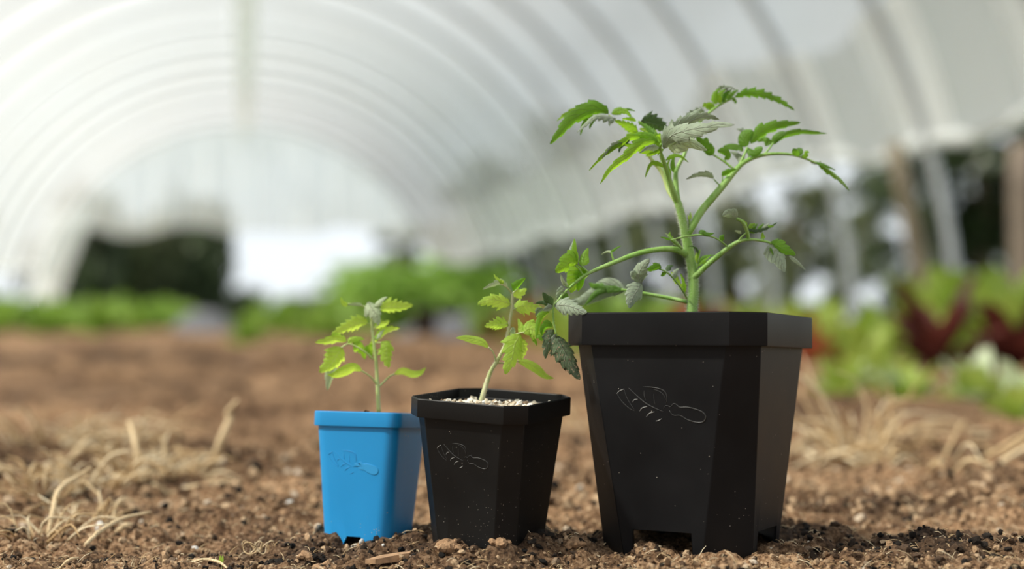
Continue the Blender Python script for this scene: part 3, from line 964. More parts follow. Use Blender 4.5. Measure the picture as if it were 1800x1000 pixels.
seedling(pl, MED[:3],
 [(262, 955, -2), (275, 900, -2), (305, 800), (335, 720), (372, 665), (405, 600), (432, 540), (450, 460), (462, 390), (478, 300), (482, 230), (480, 178)], [38, 36, 32, 28, 26, 24, 22, 21, 20, 18, 17, 15], M['stem_buff'],
 [('coty', [(368, 668), (358, 625, -3), (340, 585, -5), (312, 560, -6)], 14, [([(318, 565, -6), (270, 520, -8), (190, 500, -10), (130, 492, -12), (84, 496, -13)], 58, 'young', K(tilt=-35, phi=.6))]),
  ('coty', [(385, 672), (430, 672, 4), (490, 662, 6), (530, 660, 8)], 12, [([(515, 655, 8), (580, 670, 10), (650, 705, 12), (715, 760, 14), (776, 780, 16)], 66, 'young', K(tilt=35, phi=.5))]),
  ('leaf', [(480, 270), (462, 258), (440, 242, -3)], 9, [
     ([(468, 262, -2), (420, 240, -4), (340, 225, -7), (280, 240, -9), (236, 262, -11)], 115, 'young', K(tilt=-20, teeth=5, depth=.35))]),
  ('leaf', [(480, 300), (495, 292), (512, 285, 3)], 9, [
     ([(498, 288, 2), (550, 270, 4), (620, 275, 6), (690, 282, 8)], 125, 'young', K(tilt=25, teeth=5, depth=.4))]),
  ('leaf', [(462, 405), (452, 400), (440, 395, -3)], 8, [
     ([(455, 408, -1), (400, 400, -4), (350, 405, -7), (286, 414, -9)], 100, 'young', K(tilt=25, teeth=6, depth=.45)),
     ([(400, 395, -4), (385, 375, -3), (375, 360, -2), (366, 348, -1)], 26, 'young', K(tilt=40, teeth=3, depth=.2))]),
  ('leaf', [(481, 185), (455, 150, -3), (430, 130, -5), (400, 118, -6)], 13, [
     ([(450, 140, -4), (400, 112, -6), (340, 128, -8), (272, 156, -10)], 44, 'young_pale', K(tilt=45, teeth=5, depth=.4)),
     ([(400, 105, -6), (385, 90, -4), (365, 72, -4), (350, 44, -4)], 26, 'young', K(tilt=30, teeth=3, depth=.4)),
     ([(420, 120, -5), (400, 100, -8), (385, 88, -8), (378, 80, -8)], 34, 'young', K(tilt=30, teeth=3, depth=.3))]),
  ('leaf', [(482, 185), (500, 165, 2), (515, 155, 3)], 11, [
     ([(490, 165, 0), (520, 130, -3), (550, 100, -5), (576, 74, -6)], 56, 'mature', K(tilt=-45, teeth=3, depth=.15, phi=1.3)),
     ([(490, 160, 2), (530, 175, 3), (560, 160, 4), (582, 148, 5)], 75, 'young', K(tilt=30, teeth=4, depth=.3))]),
  ('leaf', [(432, 545), (455, 505, -2), (485, 478, -4), (530, 462, -5), (570, 455, -6)], 12, [
     ([(533, 462, -5), (536, 430, -4), (530, 395, -3), (520, 358, -2)], 46, 'young', K(tilt=40, teeth=4, depth=.3)),
     ([(556, 462, -6), (600, 430, -7), (650, 450, -9), (700, 505, -11)], 140, 'young', K(tilt=20, teeth=6, depth=.42)),
     ([(540, 470, -6), (500, 540, -10), (480, 640, -12), (430, 750, -13)], 165, 'young', K(tilt=18, teeth=5, depth=.35)),
     ([(545, 500, -3), (560, 560, -2), (560, 600, -1), (545, 650, 0)], 100, 'young', K(tilt=30, teeth=5, depth=.4)),
     ([(480, 420, 4), (490, 440, 4), (490, 470, 4), (500, 500, 4)], 50, 'young_pale', K(tilt=40, teeth=4, depth=.4)),
     ([(600, 400, 2), (620, 390, 3), (630, 380, 4), (618, 372, 5)], 40, 'young', K(tilt=40, teeth=3, depth=.4)),
     ([(620, 500, -5), (640, 510, -6), (650, 530, -7), (652, 550, -8)], 30, 'bright', K(tilt=40, teeth=3, depth=.3))]),
 ], 520)

# ================================================================== BIG POT
Mx = pot_matrix(BIG)
root = empty('potted_tomato_plant', BIG[:3])
tag(root, 'large black pot with the tall branching tomato plant', 'potted plant')
bpy.context.view_layer.update()
body = seat_pot(BIG, M['black'], 1, .0205, .0245, .0240, .002, root)
body['label'] = 'large black plastic pot with cut corners and footed base'
emblem(body, BIG, Mx, lambda a, b: (1060 + a / 9, 660 + b / 9), None, M['mark_black'], M['mark_pale'], .00026)
mix, zz, hh = potting_surface(root, BIG, .022, M['crumb_dark']); put(mix, Mx, BIG[:3])
YG = BIG[1] + .005
rl = BIG[:3]
pl = Plant((1180, 340, 4.546), YG, root)
st_pts = [(160, 1120), (162, 1000), (168, 900), (178, 760), (172, 640), (150, 500), (125, 380), (108, 300), (85, 190), (55, 80), (20, 0), (-20, -110), (-60, -230), (-85, -310)]
st_w = [90, 88, 86, 84, 82, 80, 78, 74, 66, 62, 56, 46, 36, 28]
stem = W(pl.tube('stem', st_pts, st_w, M['stem'], root, n=70, sides=16), rl)
PW = [pl.P(p) for p in st_pts]
hairs('stem_hairs', stem, PW[1:10], (pl.px(84) / 2, pl.px(62) / 2), 2200, .0028)
ZC = (950, 120, 3.0)
Z5, Z4, Z3, Z6, Z7, Z8 = (930, 380, 3.3333), (1200, 140, 3.571), (940, 140, 3.571), (1180, 340, 4.546), (1090, 170, 6.25), (960, 160, 7.14)

def compound(frame, stalk, sw, blades, smat='stem', name='leaf', hair=0):
    pl.frame(frame)
    lo = W(pl.tube(name, stalk, sw, M[smat], root, n=36, sides=10), rl)
    if hair:
        hairs('leaf_stalk_hairs', lo, [pl.P(p) for p in stalk], (pl.px(sw[0]) / 2, pl.px(sw[-1]) / 2), hair, .0009)
    for b in blades:
        fr = b[4] if len(b) > 4 else frame
        pl.frame(fr)
        pts, w, mk, kw = b[:4]
        o = pl.blade('leaflet', pts, w, M[mk], lo, **kw)
        if mk == 'sick': o['label'] = 'dark wilted leaflet with brown crusty spots'
    return lo

# long right branch
compound(Z4, [(28, 985, 0), (60, 925, 0), (120, 820, 4), (240, 680, 10), (340, 560, 14), (400, 510, 16), (520, 470, 18), (680, 470, 20), (830, 520, 22), (950, 595, 24), (1040, 685, 26)],
  [40, 50, 46, 44, 36, 26, 20, 16, 13, 9, 4], [
  ([(195, 620, 8), (150, 600, 4), (90, 602, 0), (22, 626, -4)], 40, 'grey', K(tilt=50, teeth=5, depth=.3, stalk=[(240, 672, 10), (195, 625, 8)], swid=10)),
  ([(245, 605, 10), (270, 590, 8), (300, 575, 6), (338, 562, 6)], 44, 'mature', K(tilt=-35, teeth=3, depth=.3, stalk=[(248, 668, 10), (250, 605, 10)], swid=9)),
  ([(190, 470, 14), (165, 440, 16), (140, 405, 18), (150, 362, 18)], 84, 'mature', K(kind='round', tilt=20, teeth=2, depth=.1, stalk=[(322, 562, 12), (255, 510, 13), (190, 470, 14)], swid=16)),
  ([(265, 500, 13), (280, 480, 12), (262, 450, 10), (218, 448, 10)], 58, 'mature', K(kind='round', tilt=20, teeth=2, depth=.1, stalk=[(270, 515, 13), (262, 490, 13)], swid=8)),
  ([(190, 470, 14), (160, 440, 12), (120, 400, 10), (80, 350, 8)], 70, 'mature', K(tilt=30, teeth=3, depth=.2)),
  ([(375, 450, 18), (360, 425, 20), (310, 415, 22), (255, 418, 24)], 56, 'mature', K(kind='round', tilt=-25, teeth=2, depth=.1)),
  ([(400, 420, 18), (385, 380, 18), (400, 345, 18), (440, 318, 18)], 100, 'mature', K(kind='round', tilt=15, teeth=2, depth=.08, stalk=[(345, 560, 14), (378, 490, 16), (408, 425, 18)], swid=18)),
  ([(410, 430, 18), (440, 450, 14), (470, 440, 12), (502, 425, 10)], 66, 'mature', K(kind='round', tilt=30, teeth=2, depth=.08, stalk=[(415, 500, 17), (418, 450, 17)], swid=10)),
  ([(425, 400, 18), (490, 330, 20), (590, 292, 22), (740, 270, 24)], 100, 'mature', K(tilt=-22, teeth=5, depth=.32)),
  ([(378, 510, 16), (360, 495, 22), (330, 470, 28), (300, 452, 32)], 44, 'grey', K(tilt=40, teeth=2, depth=.1)),
  ([(540, 412, 20), (530, 390, 24), (505, 378, 28), (470, 392, 32)], 52, 'mature', K(tilt=30, teeth=3, depth=.2)),
  ([(565, 405, 20), (585, 365, 18), (620, 340, 16), (650, 335, 14)], 62, 'mature', K(kind='round', tilt=25, teeth=2, depth=.1, stalk=[(515, 468, 18), (545, 430, 19), (570, 395, 20)], swid=13)),
  ([(570, 400, 20), (640, 355, 22), (740, 332, 24), (820, 336, 26), (908, 338, 28)], 46, 'mature', K(tilt=-40, teeth=3, depth=.25)),
  ([(735, 478, 20), (715, 462, 16), (700, 450, 14), (686, 450, 12)], 46, 'mature', K(kind='round', tilt=30, teeth=2, depth=.1)),
  ([(740, 476, 20), (735, 450, 22), (728, 435, 24), (722, 428, 26)], 44, 'mature', K(kind='round', tilt=30, teeth=2, depth=.1)),
  ([(745, 480, 20), (765, 475, 18), (778, 460, 16), (786, 462, 14)], 40, 'bright', K(kind='round', tilt=30, teeth=2, depth=.1)),
  ([(800, 508, 22), (835, 520, 22), (860, 518, 22), (862, 508, 22)], 30, 'grey', K(tilt=30, teeth=3, depth=.3)),
  ([(830, 515, 22), (880, 530, 20), (925, 550, 19), (962, 568, 18)], 28, 'mature', K(tilt=35, teeth=4, depth=.3)),
  ([(850, 530, 22), (920, 572, 24), (990, 625, 26), (1050, 698, 28)], 46, 'mature', K(tilt=35, teeth=5, depth=.3)),
  ([(400, 360, 30), (380, 330, 34), (360, 315, 38), (336, 310, 42)], 26, 'grey', K(tilt=40, teeth=2, depth=.1)),
  ([(375, 300, 36), (385, 315, 34), (395, 325, 33), (405, 335, 32)], 18, 'grey', K(tilt=40, teeth=2, depth=.1)),
  ], hair=300)
# lower right branch
compound(Z6, [(150, 690, 0), (215, 640, -4), (300, 560, -8), (450, 440, -14), (540, 385, -16), (640, 368, -18), (770, 388, -20), (800, 405, -20)],
  [56, 50, 44, 40, 34, 26, 22, 18], [
  ([(792, 390, -20), (850, 420, -22), (910, 455, -24), (995, 492, -26)], 110, 'mature', K(tilt=-30, teeth=4, depth=.25)),
  ([(796, 395, -20), (830, 460, -22), (880, 540, -26), (908, 628, -28)], 165, 'grey', K(tilt=25, teeth=3, depth=.15, kind='tomato')),
  ([(940, 500, -22), (985, 525, -20), (1030, 565, -18), (1074, 612, -16)], 34, 'grey', K(tilt=30, teeth=0, depth=0)),
  ([(525, 200, -26), (490, 170, -30), (455, 160, -33), (408, 180, -36)], 90, 'grey', K(tilt=30, teeth=2, depth=.2, stalk=[(618, 370, -17), (605, 300, -20), (570, 230, -24), (520, 200, -26)], swid=30)),
  ([(600, 270, -20), (580, 240, -20), (555, 215, -20), (535, 205, -20)], 40, 'bright', K(tilt=30, teeth=3, depth=.3)),
  ([(605, 290, -20), (690, 292, -16), (770, 270, -12), (850, 228, -8)], 40, 'dark', K(tilt=40, teeth=6, depth=.4)),
  ([(620, 280, -20), (640, 250, -20), (660, 245, -20), (672, 238, -20)], 44, 'bright', K(tilt=30, teeth=3, depth=.3)),
  ([(650, 285, -18), (670, 262, -18), (680, 250, -18), (690, 240, -18)], 32, 'mature', K(tilt=30, teeth=3, depth=.3)),
  ([(690, 285, -16), (710, 265, -16), (725, 252, -16), (742, 240, -16)], 30, 'mature', K(tilt=30, teeth=3, depth=.3)),
  ([(730, 275, -14), (750, 260, -14), (770, 248, -14), (785, 238, -14)], 28, 'grey', K(tilt=30, teeth=3, depth=.3)),
  ([(770, 265, -12), (790, 260, -12), (805, 262, -12), (820, 258, -12)], 30, 'bright', K(tilt=30, teeth=3, depth=.3)),
  ([(620, 310, -18), (640, 300, -16), (680, 302, -14), (700, 295, -12)], 36, 'mature', K(tilt=40, teeth=3, depth=.3)),
  ([(560, 320, -20), (540, 310, -22), (520, 302, -23), (505, 298, -24)], 26, 'young_pale', K(tilt=30, teeth=2, depth=.2, stalk=[(535, 385, -16), (560, 350, -18), (600, 315, -20)], swid=16)),
  ([(735, 362, -20), (730, 345, -18), (728, 328, -17), (732, 308, -16)], 34, 'bright', K(tilt=30, teeth=2, depth=.2, stalk=[(740, 375, -20), (735, 358, -20)], swid=12)),
  ([(790, 430, -22), (800, 450, -23), (812, 480, -24), (815, 500, -24)], 24, 'bright', K(tilt=30, teeth=2, depth=.2)),
  ], hair=260)
# thin leaf crossing the stem
compound(Z6, [(455, 432, -14), (400, 385, -18), (330, 348, -22), (230, 330, -24), (150, 335, -26), (70, 352, -26), (-5, 372, -26)], [14, 13, 13, 13, 11, 9, 6], [
  ([(225, 325, -24), (250, 305, -24), (285, 320, -24), (342, 318, -24)], 56, 'mature', K(tilt=30, teeth=4, depth=.35)),
  ([(232, 322, -24), (236, 305, -22), (250, 296, -20), (270, 300, -18)], 34, 'mature', K(tilt=30, teeth=3, depth=.3)),
  ([(405, 385, -18), (400, 360, -19), (405, 340, -20), (425, 328, -20)], 44, 'mature', K(tilt=30, teeth=3, depth=.2)),
  ([(-5, 372, -26), (-30, 366, -26), (-60, 355, -26), (-90, 350, -26)], 20, 'mature', K(tilt=30, teeth=3, depth=.2)),
  ], smat='stem')
# axillary shoots
compound(Z6, [(205, 600, -4), (215, 540, -6), (225, 500, -7), (230, 450, -8)], [16, 12, 9, 6], [
  ([(225, 500, -7), (205, 450, -8), (175, 425, -9), (130, 425, -10)], 20, 'dark', K(tilt=40, teeth=3, depth=.3)),
  ([(215, 580, -6), (250, 540, -8), (280, 520, -9), (310, 500, -10)], 42, 'bright', K(tilt=30, teeth=5, depth=.5)),
  ([(212, 560, -6), (250, 510, -8), (300, 495, -9), (360, 492, -10)], 34, 'mature', K(tilt=35, teeth=5, depth=.5)),
  ([(215, 540, -6), (212, 500, -7), (222, 470, -8), (230, 445, -9)], 32, 'bright', K(tilt=30, teeth=5, depth=.5)),
  ([(208, 560, -6), (196, 520, -7), (198, 490, -7), (205, 468, -8)], 26, 'young', K(tilt=30, teeth=4, depth=.5)),
  ([(235, 560, -6), (270, 550, -7), (300, 535, -8), (325, 510, -9)], 28, 'young', K(tilt=30, teeth=4, depth=.5)),
  ])
compound(Z6, [(145, 260, 0), (148, 210, -2), (150, 150, -3)], [18, 14, 6], [([(148, 220, -2), (140, 195, -2), (138, 180, -2), (134, 165, -2)], 14, 'young', K(tilt=20, teeth=2, depth=.2)),
  ([(150, 210, -2), (156, 180, -2), (154, 165, -2), (156, 148, -2)], 18, 'young', K(tilt=20, teeth=2, depth=.2))])
compound(Z5, [(898, 190, -8), (870, 165, -10), (840, 140, -12), (815, 112, -13)], [15, 18, 22, 10], [
  ([(885, 180, -8), (860, 160, -10), (830, 130, -12), (798, 98, -13)], 36, 'young_pale', K(tilt=30, teeth=6, depth=.5)),
  ([(840, 150, -12), (825, 120, -13), (820, 105, -13), (828, 92, -13)], 28, 'bright', K(tilt=30, teeth=4, depth=.5))])
compound(Z5, [(1010, 108, -26), (950, 115, -26), (900, 125, -26), (845, 135, -26)], [7, 7, 6, 4], [([(900, 125, -26), (880, 128, -26), (860, 132, -26), (845, 136, -26)], 8, 'grey', K(tilt=30, teeth=0, depth=0))])
# long left branch drooping over the middle pot
compound(Z5, [(925, 230, 0), (890, 205, -4), (800, 192, -8), (650, 215, -14), (500, 270, -20), (330, 345, -26), (220, 435, -30), (165, 500, -32), (145, 525, -32), (140, 560, -32), (146, 640, -32), (165, 705, -33)],
  [44, 38, 32, 30, 28, 25, 21, 16, 13, 11, 10, 8], [
  ([(490, 215, -20), (465, 208, -18), (440, 215, -16), (420, 228, -15)], 16, 'young_pale', K(tilt=20, teeth=2, depth=.2, stalk=[(498, 265, -20), (488, 235, -20), (482, 205, -20)], swid=12)),
  ([(475, 210, -20), (495, 198, -22), (515, 185, -24), (542, 172, -26)], 16, 'mature', K(tilt=20, teeth=2, depth=.2)),
  ([(280, 285, -28), (262, 240, -30), (262, 180, -32), (265, 130, -32)], 46, 'bright', K(tilt=30, teeth=2, depth=.15, stalk=[(318, 345, -26), (295, 312, -27), (270, 285, -28)], swid=11)),
  ([(275, 285, -28), (240, 270, -32), (205, 295, -36), (155, 330, -38)], 110, 'bright', K(tilt=30, teeth=3, depth=.2)),
  ([(262, 270, -28), (240, 230, -26), (245, 190, -24), (262, 140, -22)], 40, 'grey', K(tilt=40, teeth=2, depth=.15)),
  ([(310, 290, -26), (318, 260, -24), (325, 225, -22), (345, 185, -20)], 60, 'bright', K(tilt=25, teeth=1, depth=.1, stalk=[(345, 325, -26), (320, 305, -26), (308, 290, -26)], swid=13)),
  ([(318, 312, -24), (290, 340, -20), (268, 390, -17), (245, 450, -15)], 130, 'bright', K(tilt=20, teeth=2, depth=.12)),
  ([(318, 312, -23), (305, 350, -19), (300, 400, -16), (285, 440, -14)], 80, 'bright', K(tilt=20, teeth=2, depth=.1)),
  ([(230, 410, -30), (205, 395, -32), (192, 370, -33), (185, 340, -34)], 26, 'young_pale', K(tilt=30, teeth=2, depth=.15, stalk=[(228, 418, -30), (205, 395, -31), (190, 360, -32)], swid=9)),
  ([(205, 420, -30), (190, 425, -32), (172, 436, -34), (160, 446, -35)], 26, 'grey', K(tilt=30, teeth=1, depth=.1)),
  ([(205, 440, -30), (190, 460, -28), (185, 490, -26), (172, 520, -25)], 56, 'grey', K(tilt=30, teeth=3, depth=.15)),
  ([(222, 450, -30), (215, 480, -30), (200, 500, -30), (180, 515, -30)], 40, 'mature', K(tilt=30, teeth=3, depth=.15)),
  ([(150, 525, -33), (200, 520, -38), (260, 535, -42), (340, 566, -46)], 118, 'grey', K(tilt=22, teeth=6, depth=.28)),
  ([(140, 520, -32), (115, 500, -34), (92, 470, -36), (80, 445, -37)], 56, 'dark', K(tilt=30, teeth=3, depth=.2)),
  ([(138, 525, -32), (110, 515, -30), (75, 508, -28), (36, 512, -27)], 40, 'dark', K(tilt=30, teeth=3, depth=.2)),
  ([(140, 530, -32), (115, 540, -34), (95, 548, -36), (82, 552, -37)], 44, 'grey', K(tilt=30, teeth=2, depth=.2)),
  ([(80, 540, -30), (60, 560, -28), (50, 575, -27), (40, 590, -26)], 40, 'grey', K(tilt=45, teeth=3, depth=.2)),
  ([(118, 560, -33), (75, 590, -35), (55, 650, -37), (45, 720, -38)], 46, 'bright', K(tilt=35, teeth=2, depth=.15, phi=1.3)),
  ([(60, 690, -37), (65, 705, -38), (72, 718, -38), (82, 728, -38)], 30, 'bright', K(tilt=35, teeth=2, depth=.15)),
  ([(135, 635, -32), (108, 640, -30), (85, 660, -29), (75, 700, -28)], 52, 'mature', K(tilt=35, teeth=2, depth=.15)),
  ([(145, 665, -32), (125, 700, -34), (110, 760, -36), (95, 835, -37)], 84, 'sick', K(tilt=25, teeth=4, depth=.3)),
  ([(155, 690, -33), (150, 735, -33), (140, 790, -33), (120, 810, -33)], 50, 'grey', K(tilt=40, teeth=4, depth=.4)),
  ([(160, 700, -33), (190, 760, -35), (240, 850, -37), (298, 958, -39)], 140, 'sick', K(tilt=22, teeth=6, depth=.25)),
  ([(175, 730, -34), (180, 800, -34), (200, 850, -34), (215, 908, -34)], 70, 'sick', K(tilt=25, teeth=4, depth=.3)),
  ([(165, 700, -32), (170, 730, -31), (165, 760, -31), (160, 790, -31)], 40, 'grey', K(tilt=35, teeth=3, depth=.3)),
  ], hair=500)
# low left leaf behind with twisted grey leaflets
compound(Z5, [(925, 502, 0), (820, 478, 6), (700, 456, 10), (620, 440, 12), (540, 430, 14)], [24, 22, 20, 18, 14], [
  ([(560, 432, 14), (480, 425, 18), (380, 470, 24), (300, 505, 28), (235, 495, 30)], 125, 'grey', K(tilt=20, teeth=2, depth=.12)),
  ([(560, 432, 13), (470, 420, 16), (390, 450, 20), (320, 530, 24)], 50, 'mature', K(tilt=-25, teeth=2, depth=.15)),
  ([(450, 432, 16), (410, 425, 20), (375, 412, 22), (350, 390, 24)], 60, 'mature', K(tilt=30, teeth=2, depth=.1)),
  ], hair=150)
compound(Z5, [(925, 480, -4), (895, 430, -12), (850, 370, -18), (800, 325, -22), (740, 305, -24), (700, 318, -26)], [12, 11, 10, 10, 9, 8], [
  ([(655, 395, -28), (640, 350, -32), (665, 290, -36), (706, 250, -38)], 100, 'grey', K(tilt=20, teeth=3, depth=.2)),
  ([(640, 360, -30), (620, 345, -32), (606, 335, -34), (596, 355, -35)], 46, 'grey', K(tilt=20, teeth=3, depth=.2)),
  ([(690, 320, -26), (675, 350, -27), (660, 375, -28), (650, 400, -28)], 44, 'grey', K(tilt=40, teeth=2, depth=.15)),
  ([(660, 392, -28), (630, 440, -32), (605, 480, -36), (588, 540, -38)], 120, 'grey', K(tilt=20, teeth=4, depth=.2)),
  ([(775, 300, -24), (745, 300, -26), (715, 312, -27), (680, 318, -28)], 52, 'mature', K(tilt=30, teeth=4, depth=.3)),
  ([(770, 310, -24), (755, 295, -24), (745, 290, -23), (735, 288, -22)], 26, 'dark', K(tilt=30, teeth=3, depth=.3)),
  ([(805, 322, -22), (815, 300, -22), (825, 292, -22), (845, 290, -22)], 40, 'dark', K(tilt=30, teeth=4, depth=.35)),
  ([(800, 330, -22), (790, 340, -21), (780, 348, -20), (770, 345, -20)], 32, 'mature', K(tilt=30, teeth=3, depth=.3)),
  ([(850, 370, -18), (850, 340, -18), (858, 320, -18), (880, 305, -18)], 44, 'grey', K(tilt=30, teeth=4, depth=.5)),
  ([(865, 400, -16), (850, 360, -14), (840, 340, -12), (830, 325, -10)], 34, 'young', K(tilt=30, teeth=4, depth=.5)),
  ([(900, 440, -12), (880, 400, -14), (870, 370, -15), (865, 345, -16)], 30, 'young', K(tilt=30, teeth=4, depth=.5)),
  ([(910, 450, -10), (905, 400, -12), (895, 360, -13), (885, 335, -14)], 28, 'bright', K(tilt=30, teeth=4, depth=.3)),
  ])
# crown: the three fine stems behind and their leaves
compound(Z7, [(650, 1210, 0), (622, 1060, 7), (610, 900, 10), (615, 820, 11), (650, 740, 12), (700, 650, 14), (725, 580, 16), (760, 480, 18), (860, 300, 22), (960, 190, 26), (1100, 85, 30), (1250, 10, 34)],
  [62, 62, 58, 44, 42, 38, 36, 34, 30, 28, 22], [
  ([(325, 112, 34), (400, 85, 34), (500, 92, 33), (600, 130, 32), (704, 193, 31)], 84, 'mature', K(tilt=-25, teeth=8, depth=.6), Z4),
  ([(340, 95, 34), (420, 78, 38), (520, 90, 42), (600, 120, 44)], 34, 'bright', K(tilt=35, teeth=7, depth=.5), Z4),
  ([(240, 150, 30), (225, 120, 28), (230, 90, 26), (270, 60, 25)], 60, 'bright', K(tilt=25, teeth=5, depth=.5), Z4),
  ([(255, 145, 30), (260, 110, 30), (280, 85, 30), (300, 70, 30)], 52, 'bright', K(tilt=25, teeth=5, depth=.5), Z4),
  ([(280, 125, 32), (300, 95, 32), (325, 75, 32), (350, 65, 32)], 50, 'mature', K(tilt=25, teeth=5, depth=.5), Z4),
  ([(285, 70, 28), (250, 50, 28), (225, 60, 28), (205, 85, 28)], 34, 'grey', K(tilt=35, teeth=5, depth=.5), Z4),
  ([(310, 110, 33), (330, 130, 33), (335, 142, 33), (325, 152, 33)], 36, 'mature', K(tilt=25, teeth=4, depth=.5), Z4),
  ([(230, 65, 28), (270, 48, 28), (300, 45, 28), (330, 60, 28)], 30, 'grey', K(tilt=35, teeth=5, depth=.5), Z4),
  ([(180, 190, 28), (150, 165, 28), (140, 155, 27), (125, 175, 26)], 44, 'bright', K(tilt=25, teeth=5, depth=.5), Z4),
  ([(200, 180, 28), (180, 160, 28), (165, 150, 27), (150, 150, 26)], 40, 'bright', K(tilt=25, teeth=5, depth=.5), Z4),
  ([(140, 210, 26), (100, 195, 24), (75, 205, 22), (45, 240, 20)], 48, 'grey', K(tilt=35, teeth=6, depth=.5), Z4),
  ([(100, 240, 22), (60, 215, 20), (30, 230, 18), (5, 265, 16)], 52, 'grey', K(tilt=35, teeth=6, depth=.5), Z4),
  ])
compound(Z7, [(640, 1180, 0), (540, 1040, 6), (490, 900, 8), (440, 800, 8), (370, 720, 8), (310, 640, 8), (250, 560, 8), (230, 470, 8), (180, 380, 8), (20, 300, 6), (-130, 195, 4)], [58, 56, 52, 48, 42, 32, 26, 22, 18, 14], [
  ([(785, 285, 4), (690, 230, 2), (560, 240, 0), (330, 350, -4), (180, 520, -7), (48, 668, -9)], 235, 'mature', K(tilt=25, teeth=6, depth=.28), Z8),
  ([(760, 250, 4), (640, 200, 10), (450, 215, 14), (260, 290, 17), (130, 378, 20)], 110, 'bright', K(tilt=40, teeth=7, depth=.45), Z8),
  ([(600, 270, 4), (520, 330, 4), (470, 420, 4), (430, 555, 4)], 80, 'mature', K(tilt=25, teeth=4, depth=.4), Z8),
  ([(640, 300, 2), (600, 360, 2), (565, 420, 2), (545, 480, 2)], 75, 'mature', K(tilt=25, teeth=4, depth=.4), Z8),
  ([(880, 345, 2), (760, 330, -6), (620, 320, -12), (500, 410, -17), (388, 520, -20)], 120, 'grey', K(tilt=-35, teeth=8, depth=.5), Z8),
  ([(850, 340, 0), (830, 370, -4), (800, 400, -6), (795, 440, -8)], 80, 'grey', K(tilt=30, teeth=4, depth=.4), Z8),
  ([(820, 285, 4), (900, 240, 2), (1000, 250, 0), (1075, 325, -2)], 120, 'bright', K(tilt=25, teeth=4, depth=.25), Z8),
  ([(960, 240, 6), (1020, 225, 8), (1080, 235, 10), (1122, 255, 12)], 44, 'mature', K(tilt=30, teeth=3, depth=.2), Z8),
  ([(1150, 545, 6), (1080, 480, 2), (980, 420, -2), (860, 370, -5)], 150, 'bright', K(tilt=22, teeth=6, depth=.35), Z8),
  ([(1130, 380, 6), (1080, 360, 4), (1020, 350, 2), (950, 350, 0)], 60, 'bright', K(tilt=35, teeth=5, depth=.35), Z8),
  ([(1190, 385, 8), (1300, 400, 10), (1420, 440, 12), (1545, 505, 14)], 260, 'dark', K(tilt=-30, teeth=6, depth=.35), Z8),
  ([(1180, 390, 8), (1250, 380, 12), (1380, 370, 16), (1490, 390, 20)], 70, 'mature', K(tilt=-30, teeth=5, depth=.3), Z8),
  ([(1160, 370, 8), (1190, 400, 6), (1230, 430, 4), (1250, 480, 2)], 60, 'bright', K(tilt=30, teeth=5, depth=.4), Z8),
  ([(1160, 560, 8), (1200, 540, 6), (1280, 530, 4), (1340, 550, 2)], 60, 'bright', K(tilt=30, teeth=5, depth=.4), Z8),
  ], smat='stem_young')
